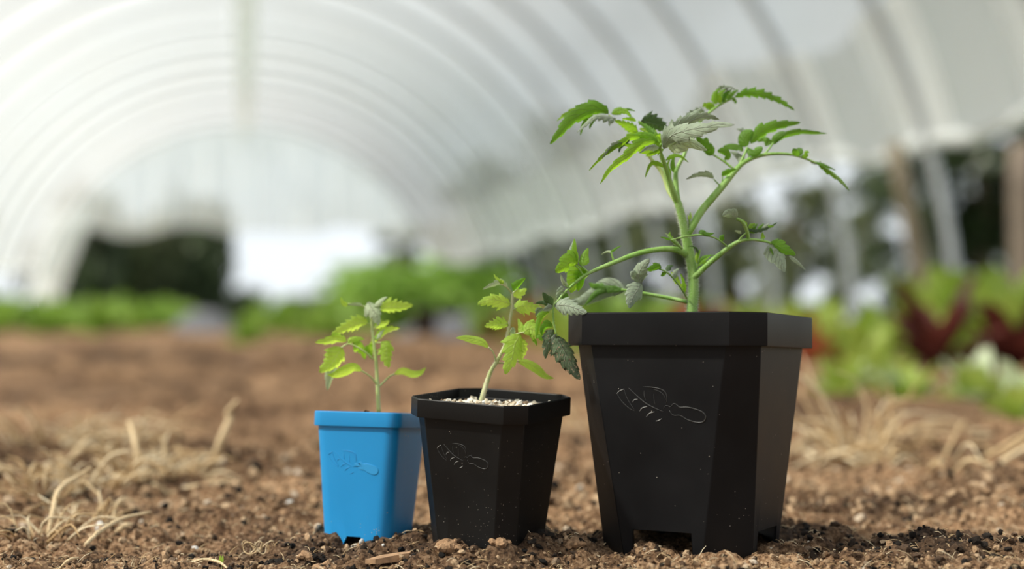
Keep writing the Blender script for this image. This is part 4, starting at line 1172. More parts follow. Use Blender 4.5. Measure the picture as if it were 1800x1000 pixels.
compound(Z7, [(640, 1180, 0), (592, 1060, -4), (565, 980, -6), (510, 800, -10), (450, 620, -16), (440, 560, -20), (450, 520, -24)], [64, 62, 54, 48, 34, 26], [
  ([(1300, 640, -10), (1180, 600, -16), (1060, 590, -20), (960, 650, -24), (750, 790, -30), (537, 1000, -36)], 100, 'bright', K(tilt=35, teeth=6, depth=.35), Z8),
  ([(1050, 610, -20), (1000, 650, -21), (940, 700, -22), (912, 775, -23)], 80, 'dark', K(tilt=25, teeth=4, depth=.35), Z8),
  ([(960, 650, -24), (850, 690, -27), (760, 780, -30), (700, 850, -32)], 70, 'grey', K(tilt=45, teeth=5, depth=.4), Z8),
  ([(760, 390, -24), (660, 410, -36), (570, 490, -48), (480, 560, -58), (410, 655, -66)], 66, 'bright', K(tilt=35, teeth=5, depth=.25), Z3),
  ([(1400, 610, -12), (1300, 600, -14), (1230, 610, -16), (1150, 650, -18)], 90, 'bright', K(tilt=35, teeth=6, depth=.35), Z8),
  ([(480, 570, -28), (560, 430, -50), (760, 360, -70), (960, 330, -84), (1060, 300, -90), (1255, 308, -98)], 230, 'grey', K(tilt=30, teeth=6, depth=.3), Z7),
  ([(460, 520, -24), (560, 400, -26), (760, 270, -26), (930, 220, -24), (1088, 248, -22)], 190, 'grey', K(tilt=-30, teeth=8, depth=.4), Z7),
  ([(520, 540, -28), (640, 520, -44), (780, 500, -54), (960, 590, -64)], 190, 'young_pale', K(tilt=25, teeth=3, depth=.2), Z7),
  ([(560, 440, -26), (640, 330, -24), (760, 210, -20), (900, 120, -16)], 120, 'grey', K(tilt=35, teeth=8, depth=.5), Z7),
  ([(470, 480, -26), (560, 380, -24), (640, 300, -22), (720, 210, -20)], 90, 'grey', K(tilt=-35, teeth=7, depth=.5), Z7),
  ([(440, 520, -22), (380, 470, -20), (280, 450, -18), (150, 480, -14)], 120, 'bright', K(tilt=30, teeth=5, depth=.35), Z7),
  ([(420, 500, -22), (330, 430, -24), (240, 400, -26), (130, 420, -28)], 100, 'bright', K(tilt=-30, teeth=5, depth=.35), Z7),
  ([(400, 420, -14), (340, 380, -10), (270, 320, -6), (200, 290, -2)], 80, 'mature', K(tilt=30, teeth=5, depth=.35), Z7),
  ([(520, 345, 0), (560, 350, -4), (600, 380, -8), (645, 415, -12)], 70, 'bright', K(tilt=30, teeth=5, depth=.4), ZC),
  ([(650, 430, -14), (600, 420, -16), (540, 400, -18), (480, 385, -18)], 80, 'bright', K(tilt=-30, teeth=5, depth=.4), ZC),
  ([(640, 400, -10), (600, 360, -8), (560, 330, -4), (520, 320, 0)], 60, 'young', K(tilt=35, teeth=6, depth=.5), ZC),
  ([(640, 430, -18), (580, 440, -24), (500, 420, -30), (440, 400, -34)], 60, 'bright', K(tilt=40, teeth=5, depth=.4), ZC),
  ([(650, 380, -8), (660, 350, -6), (690, 320, -4), (740, 290, -2)], 60, 'grey', K(tilt=40, teeth=7, depth=.5), ZC),
  ([(720, 310, 4), (760, 270, 10), (800, 240, 14), (850, 210, 18)], 56, 'grey', K(tilt=40, teeth=7, depth=.55), ZC),
  ([(930, 190, 28), (915, 165, 28), (920, 130, 27), (950, 105, 26)], 46, 'bright', K(tilt=30, teeth=6, depth=.55), ZC),
  ([(960, 180, 30), (965, 150, 30), (980, 130, 29), (1010, 110, 28)], 44, 'mature', K(tilt=30, teeth=6, depth=.55), ZC),
  ([(940, 120, 28), (970, 98, 28), (1000, 98, 28), (1030, 115, 28)], 30, 'grey', K(tilt=40, teeth=6, depth=.5), ZC),
  ([(700, 480, -36), (790, 440, -44), (880, 400, -50), (960, 415, -56)], 50, 'grey', K(tilt=40, teeth=3, depth=.3), Z7),
  ([(450, 500, -24), (440, 440, -28), (420, 420, -30), (390, 430, -32)], 60, 'bright', K(tilt=35, teeth=5, depth=.4), Z7),
  ([(430, 560, -24), (360, 560, -40), (290, 570, -52), (220, 620, -60)], 70, 'grey', K(tilt=35, teeth=5, depth=.3), Z7),
  ([(480, 780, -10), (420, 745, -12), (340, 750, -14), (275, 890, -16)], 60, 'bright', K(tilt=30, teeth=2, depth=.15, phi=1.2), Z7),
  ([(500, 700, -12), (560, 650, -14), (660, 645, -15), (755, 722, -16)], 56, 'bright', K(tilt=30, teeth=2, depth=.15, phi=1.2), Z7),
  ([(560, 900, 2), (530, 800, 2), (520, 740, 2), (560, 660, 2)], 40, 'bright', K(tilt=30, teeth=2, depth=.15), Z7),
  ([(600, 840, 12), (570, 760, 12), (580, 680, 12), (600, 600, 12)], 60, 'mature', K(tilt=30, teeth=3, depth=.15), Z7),
  ])

# ================================================================== things on the soil
def ground_pt(px, py):
    x, y = on_ground(px, py); return x, y, gz(x, y)

def straw(pts, r, label, group=None, name='straw_stalk', mat='straw', flatten=None):
    """pts: (px, py, height above ground m, dY) ; first point fixes the distance"""
    x0, y0, z0 = ground_pt(pts[0][0], pts[0][1])
    P = [Vector((x0, y0, z0 + .002))]
    for (px, py, dy) in pts[1:]:
        p = at(px, py, y0 + dy)
        g = gz(p.x, p.y)
        if p.z < g + r: p.z = g + r
        P.append(p)
    m = MB(); tube(m, P, [r * .8, r, r, r * .5], n=20, sides=7, wob=.25)
    o = m.build(name, M[mat], origin=P[0])
    return tag(o, label, 'straw', group)
straw([(368, 836), (372, 820, 0), (390, 770, .0), (404, 735, .01), (400, 725, .01), (418, 704, .0)], .0042, 'upright bent tan straw stalk with a crooked tip, standing apart from the tangle')
straw([(366, 838), (385, 822, .0), (405, 808, .03)], .003, 'short straw stub leaning beside the upright bent stalk')
straw([(243, 858), (243, 830, 0), (240, 790, 0), (232, 755, .02), (226, 740, .03)], .0036, 'thick pale straw stalk standing in the middle of the tangle')
straw([(292, 852), (294, 820, 0), (290, 790, 0), (284, 768, .0)], .0034, 'shorter pale stalk standing right of the thick one in the tangle')
straw([(270, 868), (300, 888, .02), (340, 892, .03), (400, 876, .06), (430, 868, .1)], .0035, 'curved straw stalk lying flat below the tangle')
straw([(84, 935), (95, 890, .02), (105, 860, .05), (140, 835, .1), (160, 822, .1)], .0026, 'arched straw stalk bending down to the soil at the near side of the tangle')
straw([(150, 960), (175, 935, .03), (215, 912, .06), (265, 900, .08)], .0022, 'thin straw stalk lying in front of the tangle')
straw([(90, 848), (140, 790, .1), (160, 772, .2), (205, 762, .2), (240, 765, .2)], .004, 'long straw stalk arching over the back of the tangle')
straw([(205, 935), (220, 925, .0), (242, 926, .02)], .003, 'short thick piece of straw on dark soil')
straw([(100, 998), (120, 985, .0), (138, 980, .02)], .0012, 'thin blade of straw at the bottom edge of the picture')
straw([(336, 988), (362, 983, .0), (385, 988, -.01), (400, 999, -.02)], .0012, 'flat pale straw blade beside the tiny sprout')
straw([(1745, 960), (1752, 972, -.01), (1770, 985, -.03), (1795, 993, -.03)], .0015, 'curved pale straw piece near the lower right corner')
straw([(1560, 812), (1620, 815, .1), (1700, 832, .1), (1800, 826, .2)], .0045, 'long pale straw swathe lying right of the fan-shaped tuft')
straw([(1600, 800), (1640, 740, .3), (1690, 745, .3), (1740, 790, .3)], .004, 'arched straw stalk looping beyond the pale swathe')
straw([(1700, 800), (1740, 760, .2), (1790, 850, .2)], .0035, 'arched straw stalk rising near the right edge')
straw([(1380, 790), (1430, 770, .2), (1500, 765, .3), (1560, 790, .3)], .0045, 'pale straw lying beside the fan-shaped tuft')
straw([(556, 943), (560, 944, .01), (572, 948, .0)], .0006, 'white root thread crooked like an elbow beside the blue pot')
straw([(544, 944), (554, 941, 0), (559, 944, 0), (553, 958, -.01), (545, 972, -.02)], .0006, 'bent white root thread left of the blue pot')
straw([(828, 977), (829, 968, 0), (832, 955, 0)], .0009, 'straw bit standing in front of the middle pot')
straw([(904, 975), (906, 968, 0), (909, 962, 0)], .0005, 'thin fibre standing before the middle pot foot')
straw([(1062, 972), (1063, 965, 0), (1063, 960, 0)], .0016, 'pale straw stub at the foot of the big pot')

rg = random.Random(21)
def tuft(px, py, nb, spread, h, r, label, group, lie=.5):
    x0, y0, z0 = ground_pt(px, py)
    m = MB(); r *= .8; nb = int(nb * .85)
    for k in range(nb):
        a = rg.random() * 6.28; d = spread * rg.random() ** .7
        bx, by = x0 + math.cos(a) * d * .6, y0 + math.sin(a) * d * .6
        b = Vector((bx, by, gz(bx, by) - .002))
        a2 = a + (rg.random() - .5) * 2.4
        L_ = h * (.5 + .9 * rg.random())
        up = (1 - lie) * (.4 + .8 * rg.random())
        e = b + Vector((math.cos(a2) * L_ * (1 - up * .6), math.sin(a2) * L_ * (1 - up * .6), L_ * up))
        mid = b.lerp(e, .5) + Vector((rg.uniform(-.2, .2) * L_, rg.uniform(-.2, .2) * L_, L_ * rg.uniform(.05, .3)))
        e.z = max(e.z, gz(e.x, e.y) + .002)
        rr = r * (.5 + rg.random())
        tube(m, [b, mid, e], [rr, rr, rr * .4], n=8, sides=5)
    o = m.build('dry_grass_tuft', M['straw'], origin=(x0, y0, z0))
    return tag(o, label, 'dry grass', group)
G1 = 'tufts in the straw tangle'
for (px, py, nb, sp, h, r, l) in (
    (250, 850, 46, .06, .075, .0017, 'tan dry grass tuft round the two standing stalks'),
    (150, 868, 50, .07, .07, .0018, 'matted dry grass tuft left of the standing stalks'),
    (210, 800, 46, .09, .08, .002, 'blurred dry grass tuft behind the standing stalks'),
    (60, 880, 44, .08, .06, .0016, 'sparse dry grass tuft at the left picture edge, nearer one'),
    (70, 800, 40, .12, .09, .002, 'sparse dry grass tuft at the left picture edge, farther one'),
    (330, 846, 44, .06, .05, .0017, 'low dry grass tuft at the foot of the bent stalk'),
    (150, 915, 40, .05, .05, .0013, 'dry grass tuft in front of the matted one'),
    (60, 945, 36, .05, .045, .0011, 'thin dry grass tuft near the lower left corner')):
    tuft(px, py, nb, sp, h, r, l, G1, .55)
tuft(1512, 812, 60, .05, .12, .0024, 'fan-shaped pale dry grass tuft standing right of the big pot', None, .25)
tuft(1450, 800, 30, .16, .10, .003, 'flattened pale dry grass right beside the big pot', None, .85)
tuft(1640, 822, 34, .18, .12, .003, 'flattened straw patch right of the fan-shaped tuft', None, .85)
tuft(1030, 750, 26, .12, .10, .003, 'dry grass seen between the middle and the big pot', None, .8)
tuft(232, 992, 16, .008, .016, .0005, 'tiny white root tuft at the lower left', None, .3)

def stone(px, py, r, label, mat='pebble', flat=.6, name='pebble', cat='pebble', group=None):
    x, y, z = ground_pt(px, py)
    m = MB(); lump(m, (0, 0, 0), r, rg, flat, hi=True, jit=.08)
    o = m.build(name, M[mat], smooth=True); o.location = (x, y, z + r * .35)
    return tag(o, label, cat, group)
stone(342, 953, .0050, 'smooth pale grey pebble left of the root tangle')
stone(628, 965, .0022, 'small white pebble just under the notch of the blue pot')
stone(636, 969, .0026, 'white oval pebble in front of the blue pot notch')
stone(618, 966, .0018, 'smallest white pebble at the blue pot notch')
stone(673, 974, .0020, 'whitish cube-like pebble before the blue pot corner')
stone(478, 898, .003, 'pale pebble on the soil behind the root tangle')
stone(510, 899, .004, 'brighter pale pebble behind the root tangle')
stone(175, 930, .005, 'pale chip lying on dark soil under the straw')
stone(1446, 892, .004, 'greyish pebble on the soil right of the big pot')
# perlite grain stuck to the blue pot
p = at(701, 939.5, BLU[1] - .006)
m = MB(); lump(m, (0, 0, 0), .0014, rg, .8, hi=True, jit=.1)
o = m.build('perlite_grain', M['pebble']); o.location = (p.x, p.y, p.z)
tag(o, 'single white perlite grain stuck low on the blue pot side', 'perlite')
# bark chip
x, y, z = ground_pt(690, 990)
m = MB()
top = [(-.020, -.010), (-.010, .004), (.004, .009), (.014, .008), (.013, .001), (.001, -.005), (-.012, -.013)]
m.add([(a, b, .003 + .1 * a) for a, b in top] + [(a, b, -.002) for a, b in top],
      [tuple(range(6, -1, -1)), tuple(range(7, 14))] + [(i, (i + 1) % 7, 7 + (i + 1) % 7, 7 + i) for i in range(7)])
o = m.build('bark_chip', M['bark'], smooth=False); o.location = (x, y, z + .004)
tag(o, 'flat tan bark chip in front of the blue pot', 'bark chip')
# root tangle
x, y, z = ground_pt(464, 968)
m = MB()
for k in range(12):
    a0 = rg.random() * 6.28; rr = .003 + .006 * rg.random()
    cx, cy = rg.uniform(-.012, .012), rg.uniform(-.005, .005)
    P = [(cx + math.cos(a0 + t) * rr, cy + math.sin(a0 + t) * rr * .5, .006 + .005 * math.sin(a0 + t * 1.3 + k)) for t in (0, .9, 1.8, 2.7, 3.6)]
    tube(m, P, [.0002, .0006, .0005, .0002], n=14, sides=5)
o = m.build('root_tangle', M['straw']); o.location = (x, y, z + .002)
tag(o, 'tangle of curled pale roots on the soil left of the blue pot', 'roots')
# tiny sprout
x, y, z = ground_pt(389, 992)
e_ = empty('weed_sprout', (x, y, z)); tag(e_, 'tiny yellow-green sprout standing near the bottom edge', 'sprout')
m = MB(); tube(m, [(0, 0, -.001), (.0004, 0, .003), (.0002, 0, .006)], [.0003, .0003, .0002], n=8, sides=6); m.build('stem', M['stem_buff'], e_)
for s in (-1, 1):
    m = MB(); blade(m, [(0, 0, .0055), (s * .0006, 0, .008), (s * .0010, .0, .0125)], .0022, 'ovate', 0, 0, tilt=20 * s, phi=.6, n=14); m.build('leaf', M['young'], e_)
# larger clods
for (px, py, r, l) in ((790, 990, .011, 'tan soil clod in front of the middle pot'), (575, 994, .010, 'tan soil clod at the bottom edge below the blue pot'),
                       (540, 985, .007, 'round soil clod left below the blue pot'), (1010, 985, .008, 'soil clod between the two black pots, nearest'),
                       (880, 992, .008, 'pale soil clod before the middle pot foot')):
    x, y, z = ground_pt(px, py)
    m = MB()
    for k in range(16):
        a = rg.random() * 6.28; d = r * .8 * rg.random()
        lump(m, (math.cos(a) * d, math.sin(a) * d, r * .25 * rg.random()), r * (.25 + .3 * rg.random()), rg, .8, hi=True, jit=.15)
    lump(m, (0, 0, 0), r * .8, rg, .6, hi=True, jit=.12)
    o = m.build('soil_clod', M['clod'], smooth=False); o.location = (x, y, z - .001)
    tag(o, l, 'soil clod')

# ================================================================== polytunnel
RAD, V_END, SP_ = 3.47, 25.2, 1.22
V0 = 6.5
def hoop(v, label, group):
    m = MB()
    P = []
    for k in range(25):
        a = math.pi * k / 24
        P.append(T(-RAD * math.cos(a), v, RAD * math.sin(a) * 1.0))
    P = [T(-RAD, v, -.1)] + P + [T(RAD, v, -.1)]
    tube(m, P, [.028], n=64, sides=8)
    o = m.build('tunnel_hoop', M['pipe'], origin=T(0, v, 0))
    return tag(o, label, 'tunnel hoop', group)
ks = list(range(-6, 16))
for k in ks:
    v = V0 + SP_ * k
    names = {0: 'metal tunnel hoop whose leg stands farthest right, beside the leaning brace', 1: 'metal tunnel hoop, second leg from the right edge', 2: 'metal tunnel hoop, third leg from the right, above the big pot rim corner',
             3: 'metal tunnel hoop, leg rising just right of the tall tomato stem', 4: 'metal tunnel hoop, leg seen just left of the tall tomato stem'}
    if k < 0: hoop(v, 'metal hoop of the tunnel arching near or behind the viewer', 'near hoops of the tunnel')
    elif k in names: hoop(v, names[k], 'hoops of the polytunnel')
    else: hoop(v, 'thin blurred metal hoop in the far nested row of arches', 'far nested hoops')
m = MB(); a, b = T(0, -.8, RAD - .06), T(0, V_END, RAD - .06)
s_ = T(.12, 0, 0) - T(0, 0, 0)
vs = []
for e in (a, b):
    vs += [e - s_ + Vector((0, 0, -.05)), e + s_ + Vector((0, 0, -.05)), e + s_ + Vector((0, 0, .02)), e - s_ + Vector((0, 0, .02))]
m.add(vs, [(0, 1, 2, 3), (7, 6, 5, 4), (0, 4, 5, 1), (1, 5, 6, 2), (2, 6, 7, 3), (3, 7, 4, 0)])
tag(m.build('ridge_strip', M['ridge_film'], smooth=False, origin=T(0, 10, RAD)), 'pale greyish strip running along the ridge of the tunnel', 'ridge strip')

def edge_z(v, s):
    sag = .5 - .5 * math.cos(2 * math.pi * (v - V0) / SP_)
    return (1.10 + .04 * math.sin(v * 1.7) - .05 * sag) if s > 0 else (.94 + .05 * math.sin(v * 1.1) - .05 * sag)
# film over the hoops
m = MB(); nv, na = 31 * 6, 60
v_lo = V0 - 6 * SP_ - .2  # film cut short just behind the viewer so the pots reflect less brightness
V_, Fc = [], []
for i in range(nv):
    v = v_lo + (V_END - v_lo) * i / (nv - 1)
    ph = (v - V0) / SP_
    sag = .5 - .5 * math.cos(2 * math.pi * ph)
    for j in range(na):
        t = j / (na - 1)
        lo = math.asin(edge_z(v, 1) / RAD)
        lo2 = math.asin(edge_z(v, -1) / RAD)
        a = math.pi - (lo2 + (math.pi - lo2 - lo) * t)   # t=0 left, t=1 right
        r = RAD + .035 - .05 * sag + .010 * math.sin(v * 9 + a * 5) * sag
        V_.append(T(r * math.cos(a), v, r * math.sin(a)))
for i in range(nv - 1):
    for j in range(na - 1): Fc.append((i * na + j, i * na + j + 1, (i + 1) * na + j + 1, (i + 1) * na + j))
m.add(V_, Fc)
tag(m.build('ceiling', M['film']), 'milky plastic film stretched over the tunnel hoops', None, None, 'structure')
# rolled-up lower edges
for s, nm in ((1, 'right'), (-1, 'left')):
    m = MB(); P = []
    for i in range(60):
        v = v_lo + (V_END - v_lo) * i / 59
        ph = (v - V0) / SP_; sag = .5 - .5 * math.cos(2 * math.pi * ph)
        z = edge_z(v, s)
        P.append(T(s * (math.sqrt(RAD * RAD - z * z) + .03), v, z))
    tube(m, P, [.045], n=180, sides=8, wob=.3)
    if s > 0:
        V_, Fc = [], []
        for i in range(nv):
            v = v_lo + (V_END - v_lo) * i / (nv - 1)
            for j in range(8):
                z = edge_z(v, s) + (.62 + .06 * math.sin(v * 2.3)) * j / 7
                rr = RAD + .015 + .012 * math.sin(v * 14 + z * 3)
                V_.append(T(math.sqrt(rr * rr - z * z), v, z))
        for i in range(nv - 1):
            for j in range(7): Fc.append((i * 8 + j, i * 8 + j + 1, (i + 1) * 8 + j + 1, (i + 1) * 8 + j))
        m.add(V_, Fc)
    tag(m.build('trim_1' if s > 0 else 'trim_2', M['hem']), 'rolled-up %s hem of the plastic film' % nm, None, None, 'structure')

# end curtain
m = MB(); V_, Fc = [], []
nu, nz_ = 160, 24
for i in range(nu):
    u = -3.05 + 6.3 * i / (nu - 1)
    ztop = math.sqrt(max(.01, RAD * RAD - u * u))
    s1 = abs(math.sin((u + 3.05) * 1.35))
    zb = 1.74 - .16 * s1 + .05 * math.sin(u * 4)
    zb = min(zb, ztop - .05)
    for j in range(nz_):
        t = j / (nz_ - 1)
        z = ztop + (zb - ztop) * t
        fold = (.09 * math.sin(u * 11 + 1.5 * math.sin(u * 3)) + .05 * math.sin(u * 23)) * t ** .8
        V_.append(T(u, V_END - .12 + fold - .1 * t, z))
for i in range(nu - 1):
    for j in range(nz_ - 1): Fc.append((i * nz_ + j, (i + 1) * nz_ + j, (i + 1) * nz_ + j + 1, i * nz_ + j + 1))
m.add(V_, Fc)
tag(m.build('wall_back', M['curtain']), 'gathered plastic curtain hanging across the far tunnel end', None, None, 'structure')
# gathered bundle at the far left corner
m = MB(); V_, Fc = [], []
nr, nh = 40, 20
for j in range(nh):
    t = j / (nh - 1)
    c = T(-2.90 - .52 * t, V_END - .15, 1.95 - 1.75 * t)
    for i in range(nr):
        a = 2 * math.pi * i / nr
        r = (.30 - .10 * t) * (1 + .16 * math.sin(a * 7 + t * 2))
        V_.append(c + T(r * math.cos(a), 0, 0) - T(0, 0, 0) + (T(0, r * .6 * math.sin(a), 0) - T(0, 0, 0)))
for j in range(nh - 1):
    for i in range(nr):
        i2 = (i + 1) % nr
        Fc.append((j * nr + i, j * nr + i2, (j + 1) * nr + i2, (j + 1) * nr + i))
m.add(V_, Fc)
tag(m.build('gathered_curtain', M['curtain'], origin=T(-3.4, V_END, 0)), 'white bundle of gathered plastic hanging down at the far left of the tunnel', 'curtain')

# timber
def post(u, v, z, u2, v2, z2, r, label, name='wooden_post', mat='wood'):
    m = MB(); tube(m, [T(u, v, z), T(u2, v2, z2)], [r], n=6, sides=6, wob=.1)
    tag(m.build(name, M[mat], origin=T(u, v, z)), label, 'post')
post(3.50, 6.75, -.05, 3.18, 6.6, 1.05, .045, 'leaning brown wooden brace left of the rightmost hoop leg')
post(4.72, 8.0, -.1, 4.72, 8.0, 1.25, .10, 'thick brown wooden post outside, at the right edge', mat='post')

# ================================================================== crops
def leaf_arc(m, base, a, L_, W_, up, curl, rng, mi=0, n=7, ruffle=.15, notch=0):
    d = Vector((math.cos(a), math.sin(a), 0)); s = Vector((-math.sin(a), math.cos(a), 0))
    V_, Fc = [], []
    for i in range(n):
        t = i / (n - 1)
        ang = up - curl * t
        if i == 0: p = Vector(base); 
        else: p = p + (d * math.cos(ang) + Vector((0, 0, 1)) * math.sin(ang)) * (L_ / (n - 1))
        w = W_ * (math.sin(math.pi * min(1, .12 + .80 * t)) ** .8)
        for j in (-1, -.5, 0, .5, 1):
            q = p + s * (w * j * .5) + Vector((0, 0, abs(j) * W_ * .14 + ruffle * W_ * rng.uniform(-.5, .5) * abs(j)))
            V_.append(q)
    for i in range(n - 1):
        for j in range(4): Fc.append((i * 5 + j, i * 5 + j + 1, (i + 1) * 5 + j + 1, (i + 1) * 5 + j))
    m.add(V_, Fc, None, mi)

def veg_mesh(nm, mats, h, spread, nl, seed, stalks=False, bushy=False):
    rng = random.Random(seed); m = MB()
    for k in range(nl):
        a = k * 2.4 + rng.random() * .6
        t = k / nl
        if bushy:
            z = h * rng.random() * .8; rr = spread * (.15 + .3 * rng.random())
            leaf_arc(m, (math.cos(a) * rr * .5, math.sin(a) * rr * .5, z), a, spread * (.5 + .5 * rng.random()), spread * .4, rng.uniform(.2, 1.1), 1.2, rng, mi=0, n=5)
        else:
            up = .5 + 1.0 * t + rng.uniform(-.15, .15)
            leaf_arc(m, (math.cos(a) * .01, math.sin(a) * .01, 0), a, (h * .55 + h * .5 * t) * rng.uniform(.85, 1.15), spread * rng.uniform(.5, .8), min(1.5, up), .9 - .5 * t, rng, mi=1 if (len(mats) > 1 and rng.random() < .35) else 0)
    if bushy:
        tube(m, [(0, 0, -.02), (0, 0, h * .8)], [.008, .005], n=4, sides=5)
    me = m.build(nm, mats); d = me.data; bpy.data.objects.remove(me)
    return d
VM = {
    'lettuce': [veg_mesh('lettuce', [M['lettuce']], .30, .17, 18, s) for s in (1, 2, 3)],
    'pale': [veg_mesh('lettuce', [M['lettuce'], M['pale']], .22, .18, 16, s) for s in (4, 5)],
    'red': [veg_mesh('lettuce', [M['red']], .30, .16, 18, s) for s in (6, 7)],
    'rust': [veg_mesh('lettuce', [M['rust']], .27, .15, 16, s) for s in (8,)],
    'crop': [veg_mesh('crop_plant', [M['crop']], .30, .24, 22, s) for s in (9, 10, 11)],
    'tall': [veg_mesh('tall_crop_plant', [M['crop_tall']], .85, .42, 46, s, bushy=True) for s in (12, 13, 14)],
}
def veg(kind, u, v, sc, label, group, name, cat):
    d = VM[kind][rg.randrange(len(VM[kind]))]
    p = T(u, v)
    o = link_mesh(name, d); o.location = (p.x, p.y, gz(p.x, p.y) - .01)
    o.rotation_euler = (0, 0, rg.random() * 6.28); o.scale = (sc, sc, sc)
    return tag(o, label, cat, group)
# the right-hand salad bed: (u, v) near plants one by one
near = [   # where each root stands on the soil
  ('pale', (1478, 702), .5, 'small pale green lettuce just right of the big pot rim, nearest the path'),
  ('lettuce', (1528, 678), .62, 'bright green lettuce directly behind the small pale one by the big pot'),
  ('pale', (1598, 706), .5, 'whitish-green lettuce at the front edge of the salad bed, under the dark red one'),
  ('red', (1642, 672), .85, 'dark red lettuce below the leaning brace'),
  ('pale', (1716, 706), .55, 'low pale lettuce standing between and before the two dark red lettuces'),
  ('red', (1785, 668), .9, 'dark red lettuce nearest the right picture edge'),
  ('pale', (1800, 738), .55, 'pale green lettuce closest to the viewer at the right edge'),
  ('lettuce', (1590, 655), .95, 'green lettuce behind the dark red one below the brace'),
  ('lettuce', (1500, 654), .85, 'green lettuce behind the bright one beside the big pot'),
  ('lettuce', (1690, 650), 1.15, 'tall green lettuce in front of the rightmost hoop leg'),
  ('lettuce', (1752, 646), 1.3, 'tallest green lettuce, before the thick wooden post'),
  ('lettuce', (1835, 655), 1.2, 'tall green lettuce cut by the right picture edge'),
  ('rust', (1422, 655), .7, 'rust red lettuce peeping out beside the big pot rim'),
  ('lettuce', (1452, 642), .8, 'green lettuce behind the rust red one by the big pot rim'),
  ('pale', (1545, 690), .4, 'smallest pale lettuce between the bright green and whitish-green ones'),
  ('lettuce', (1640, 645), 1.1, 'green lettuce at the foot of the leaning brace'),
]
def from_px(p):
    x, y = on_ground(*p)
    return x * UX + y * UY, x * VX + y * VY
near = [(k, *from_px(p), sc, l) for k, p, sc, l in near]
for a in near: veg(a[0], a[1], a[2], a[3], a[4], 'salad plants in the right bed', 'lettuce', 'lettuce')
for i in range(26):
    v = 5.6 + i * .36
    for r_, u in enumerate((1.75, 2.1, 2.5, 2.85)):
        if r_ == 3 and i < 3: continue
        if 10.2 < v < 12.6 and u < 2.9: continue
        kind = rg.choice(['lettuce', 'lettuce', 'rust', 'crop', 'lettuce', 'red'] if r_ != 2 else ['rust', 'rust', 'lettuce', 'red'])
        lab = {'lettuce': 'small blurred green lettuce in the rows beyond the big pot', 'rust': 'small blurred rust-red lettuce in the rows beyond the big pot',
               'crop': 'leafy green crop plant mixed into the far lettuce rows', 'red': 'small blurred dark red lettuce in the far rows'}[kind]
        veg(kind, u + rg.uniform(-.06, .06), v + rg.uniform(-.08, .08), rg.uniform(.75, 1.05), lab, 'far salad rows', 'lettuce' if kind != 'crop' else 'crop_plant', 'lettuce' if kind != 'crop' else 'crop')
# tall green crop right of the middle
for i in range(9):
    for u in (1.35, 1.9, 2.4):
        veg('tall', u + rg.uniform(-.1, .1), 13.6 + i * .75 + rg.uniform(-.15, .15), rg.uniform(.9, 1.12), 'tall bright green bushy crop plant in the far bed behind the seedlings', 'tall crop bed', 'crop_plant', 'crop')
for i, (u, v, s) in enumerate(((.62, 13.0, 1.0), (.8, 12.2, .9), (.55, 11.2, .9), (.35, 14.5, 1.0), (.7, 14.6, 1.1), (.95, 15.2, 1.2), (.2, 16.5, 1.2), (.5, 17.5, 1.4))):
    veg('crop', u, v, s, 'low green plant growing behind the blue pot seedling', 'low plants in the middle', 'crop_plant', 'crop')
veg('crop', .02, 8.2, .62, 'lone little green plant on bare soil left of the blue pot seedling', None, 'crop_plant', 'crop')
# left crop
for i in range(15):
    for u in (-.95, -1.35, -1.75, -2.15, -2.6):
        v = 13.2 + i * .62 + rg.uniform(-.15, .15)
        if u == -.95 and i < 3: continue
        veg('crop', u + rg.uniform(-.1, .1), v, rg.uniform(.9, 1.35), 'bright green leafy crop plant in the left bed', 'left crop bed', 'crop_plant', 'crop')
# grey row cover heaps and a black pot
def heap(u, v, lu, lv, h, label, seed):
    rng = random.Random(seed); n = 24; V_, Fc = [], []
    for i in range(n):
        for j in range(n):
            a, b = i / (n - 1) * 2 - 1, j / (n - 1) * 2 - 1
            z = h * max(0, 1 - abs(a) ** 2.5) * max(0, 1 - abs(b) ** 4) + .02 * rng.random()
            p = T(u + a * lu, v + b * lv); V_.append((p.x, p.y, z))
    for i in range(n - 1):
        for j in range(n - 1): Fc.append((i * n + j, i * n + j + 1, (i + 1) * n + j + 1, (i + 1) * n + j))
    m = MB(); m.add(V_, Fc)
    tag(m.build('row_cover', M['cover'], origin=T(u, v, 0)), label, 'row cover')
heap(-.42, 16.5, .34, 3.0, .24, 'grey fabric row cover left of the bright far opening', 1)
heap(1.95, 11.4, .75, .8, .20, 'grey fabric row cover behind the middle seedling', 2)
p = T(1.28, 10.2); z = gz(p.x, p.y)
m = MB(); V_, Fc = [], []
prof = [(.001, .0), (.075, 0), (.095, .16), (.105, .165), (.105, .18), (.092, .18), (.075, .03), (.001, .03)]
for (r, zz2) in prof:
    for j in range(20): V_.append((r * math.cos(j * math.pi / 10), r * math.sin(j * math.pi / 10), zz2))
for i in range(len(prof) - 1):
    for j in range(20): Fc.append((i * 20 + j, i * 20 + (j + 1) % 20, (i + 1) * 20 + (j + 1) % 20, (i + 1) * 20 + j))
m.add(V_, Fc)
o = m.build('nursery_pot', M['blackbag']); o.location = (p.x, p.y, z); tag(o, 'small dark nursery pot far off beside the grey row cover', 'pot')

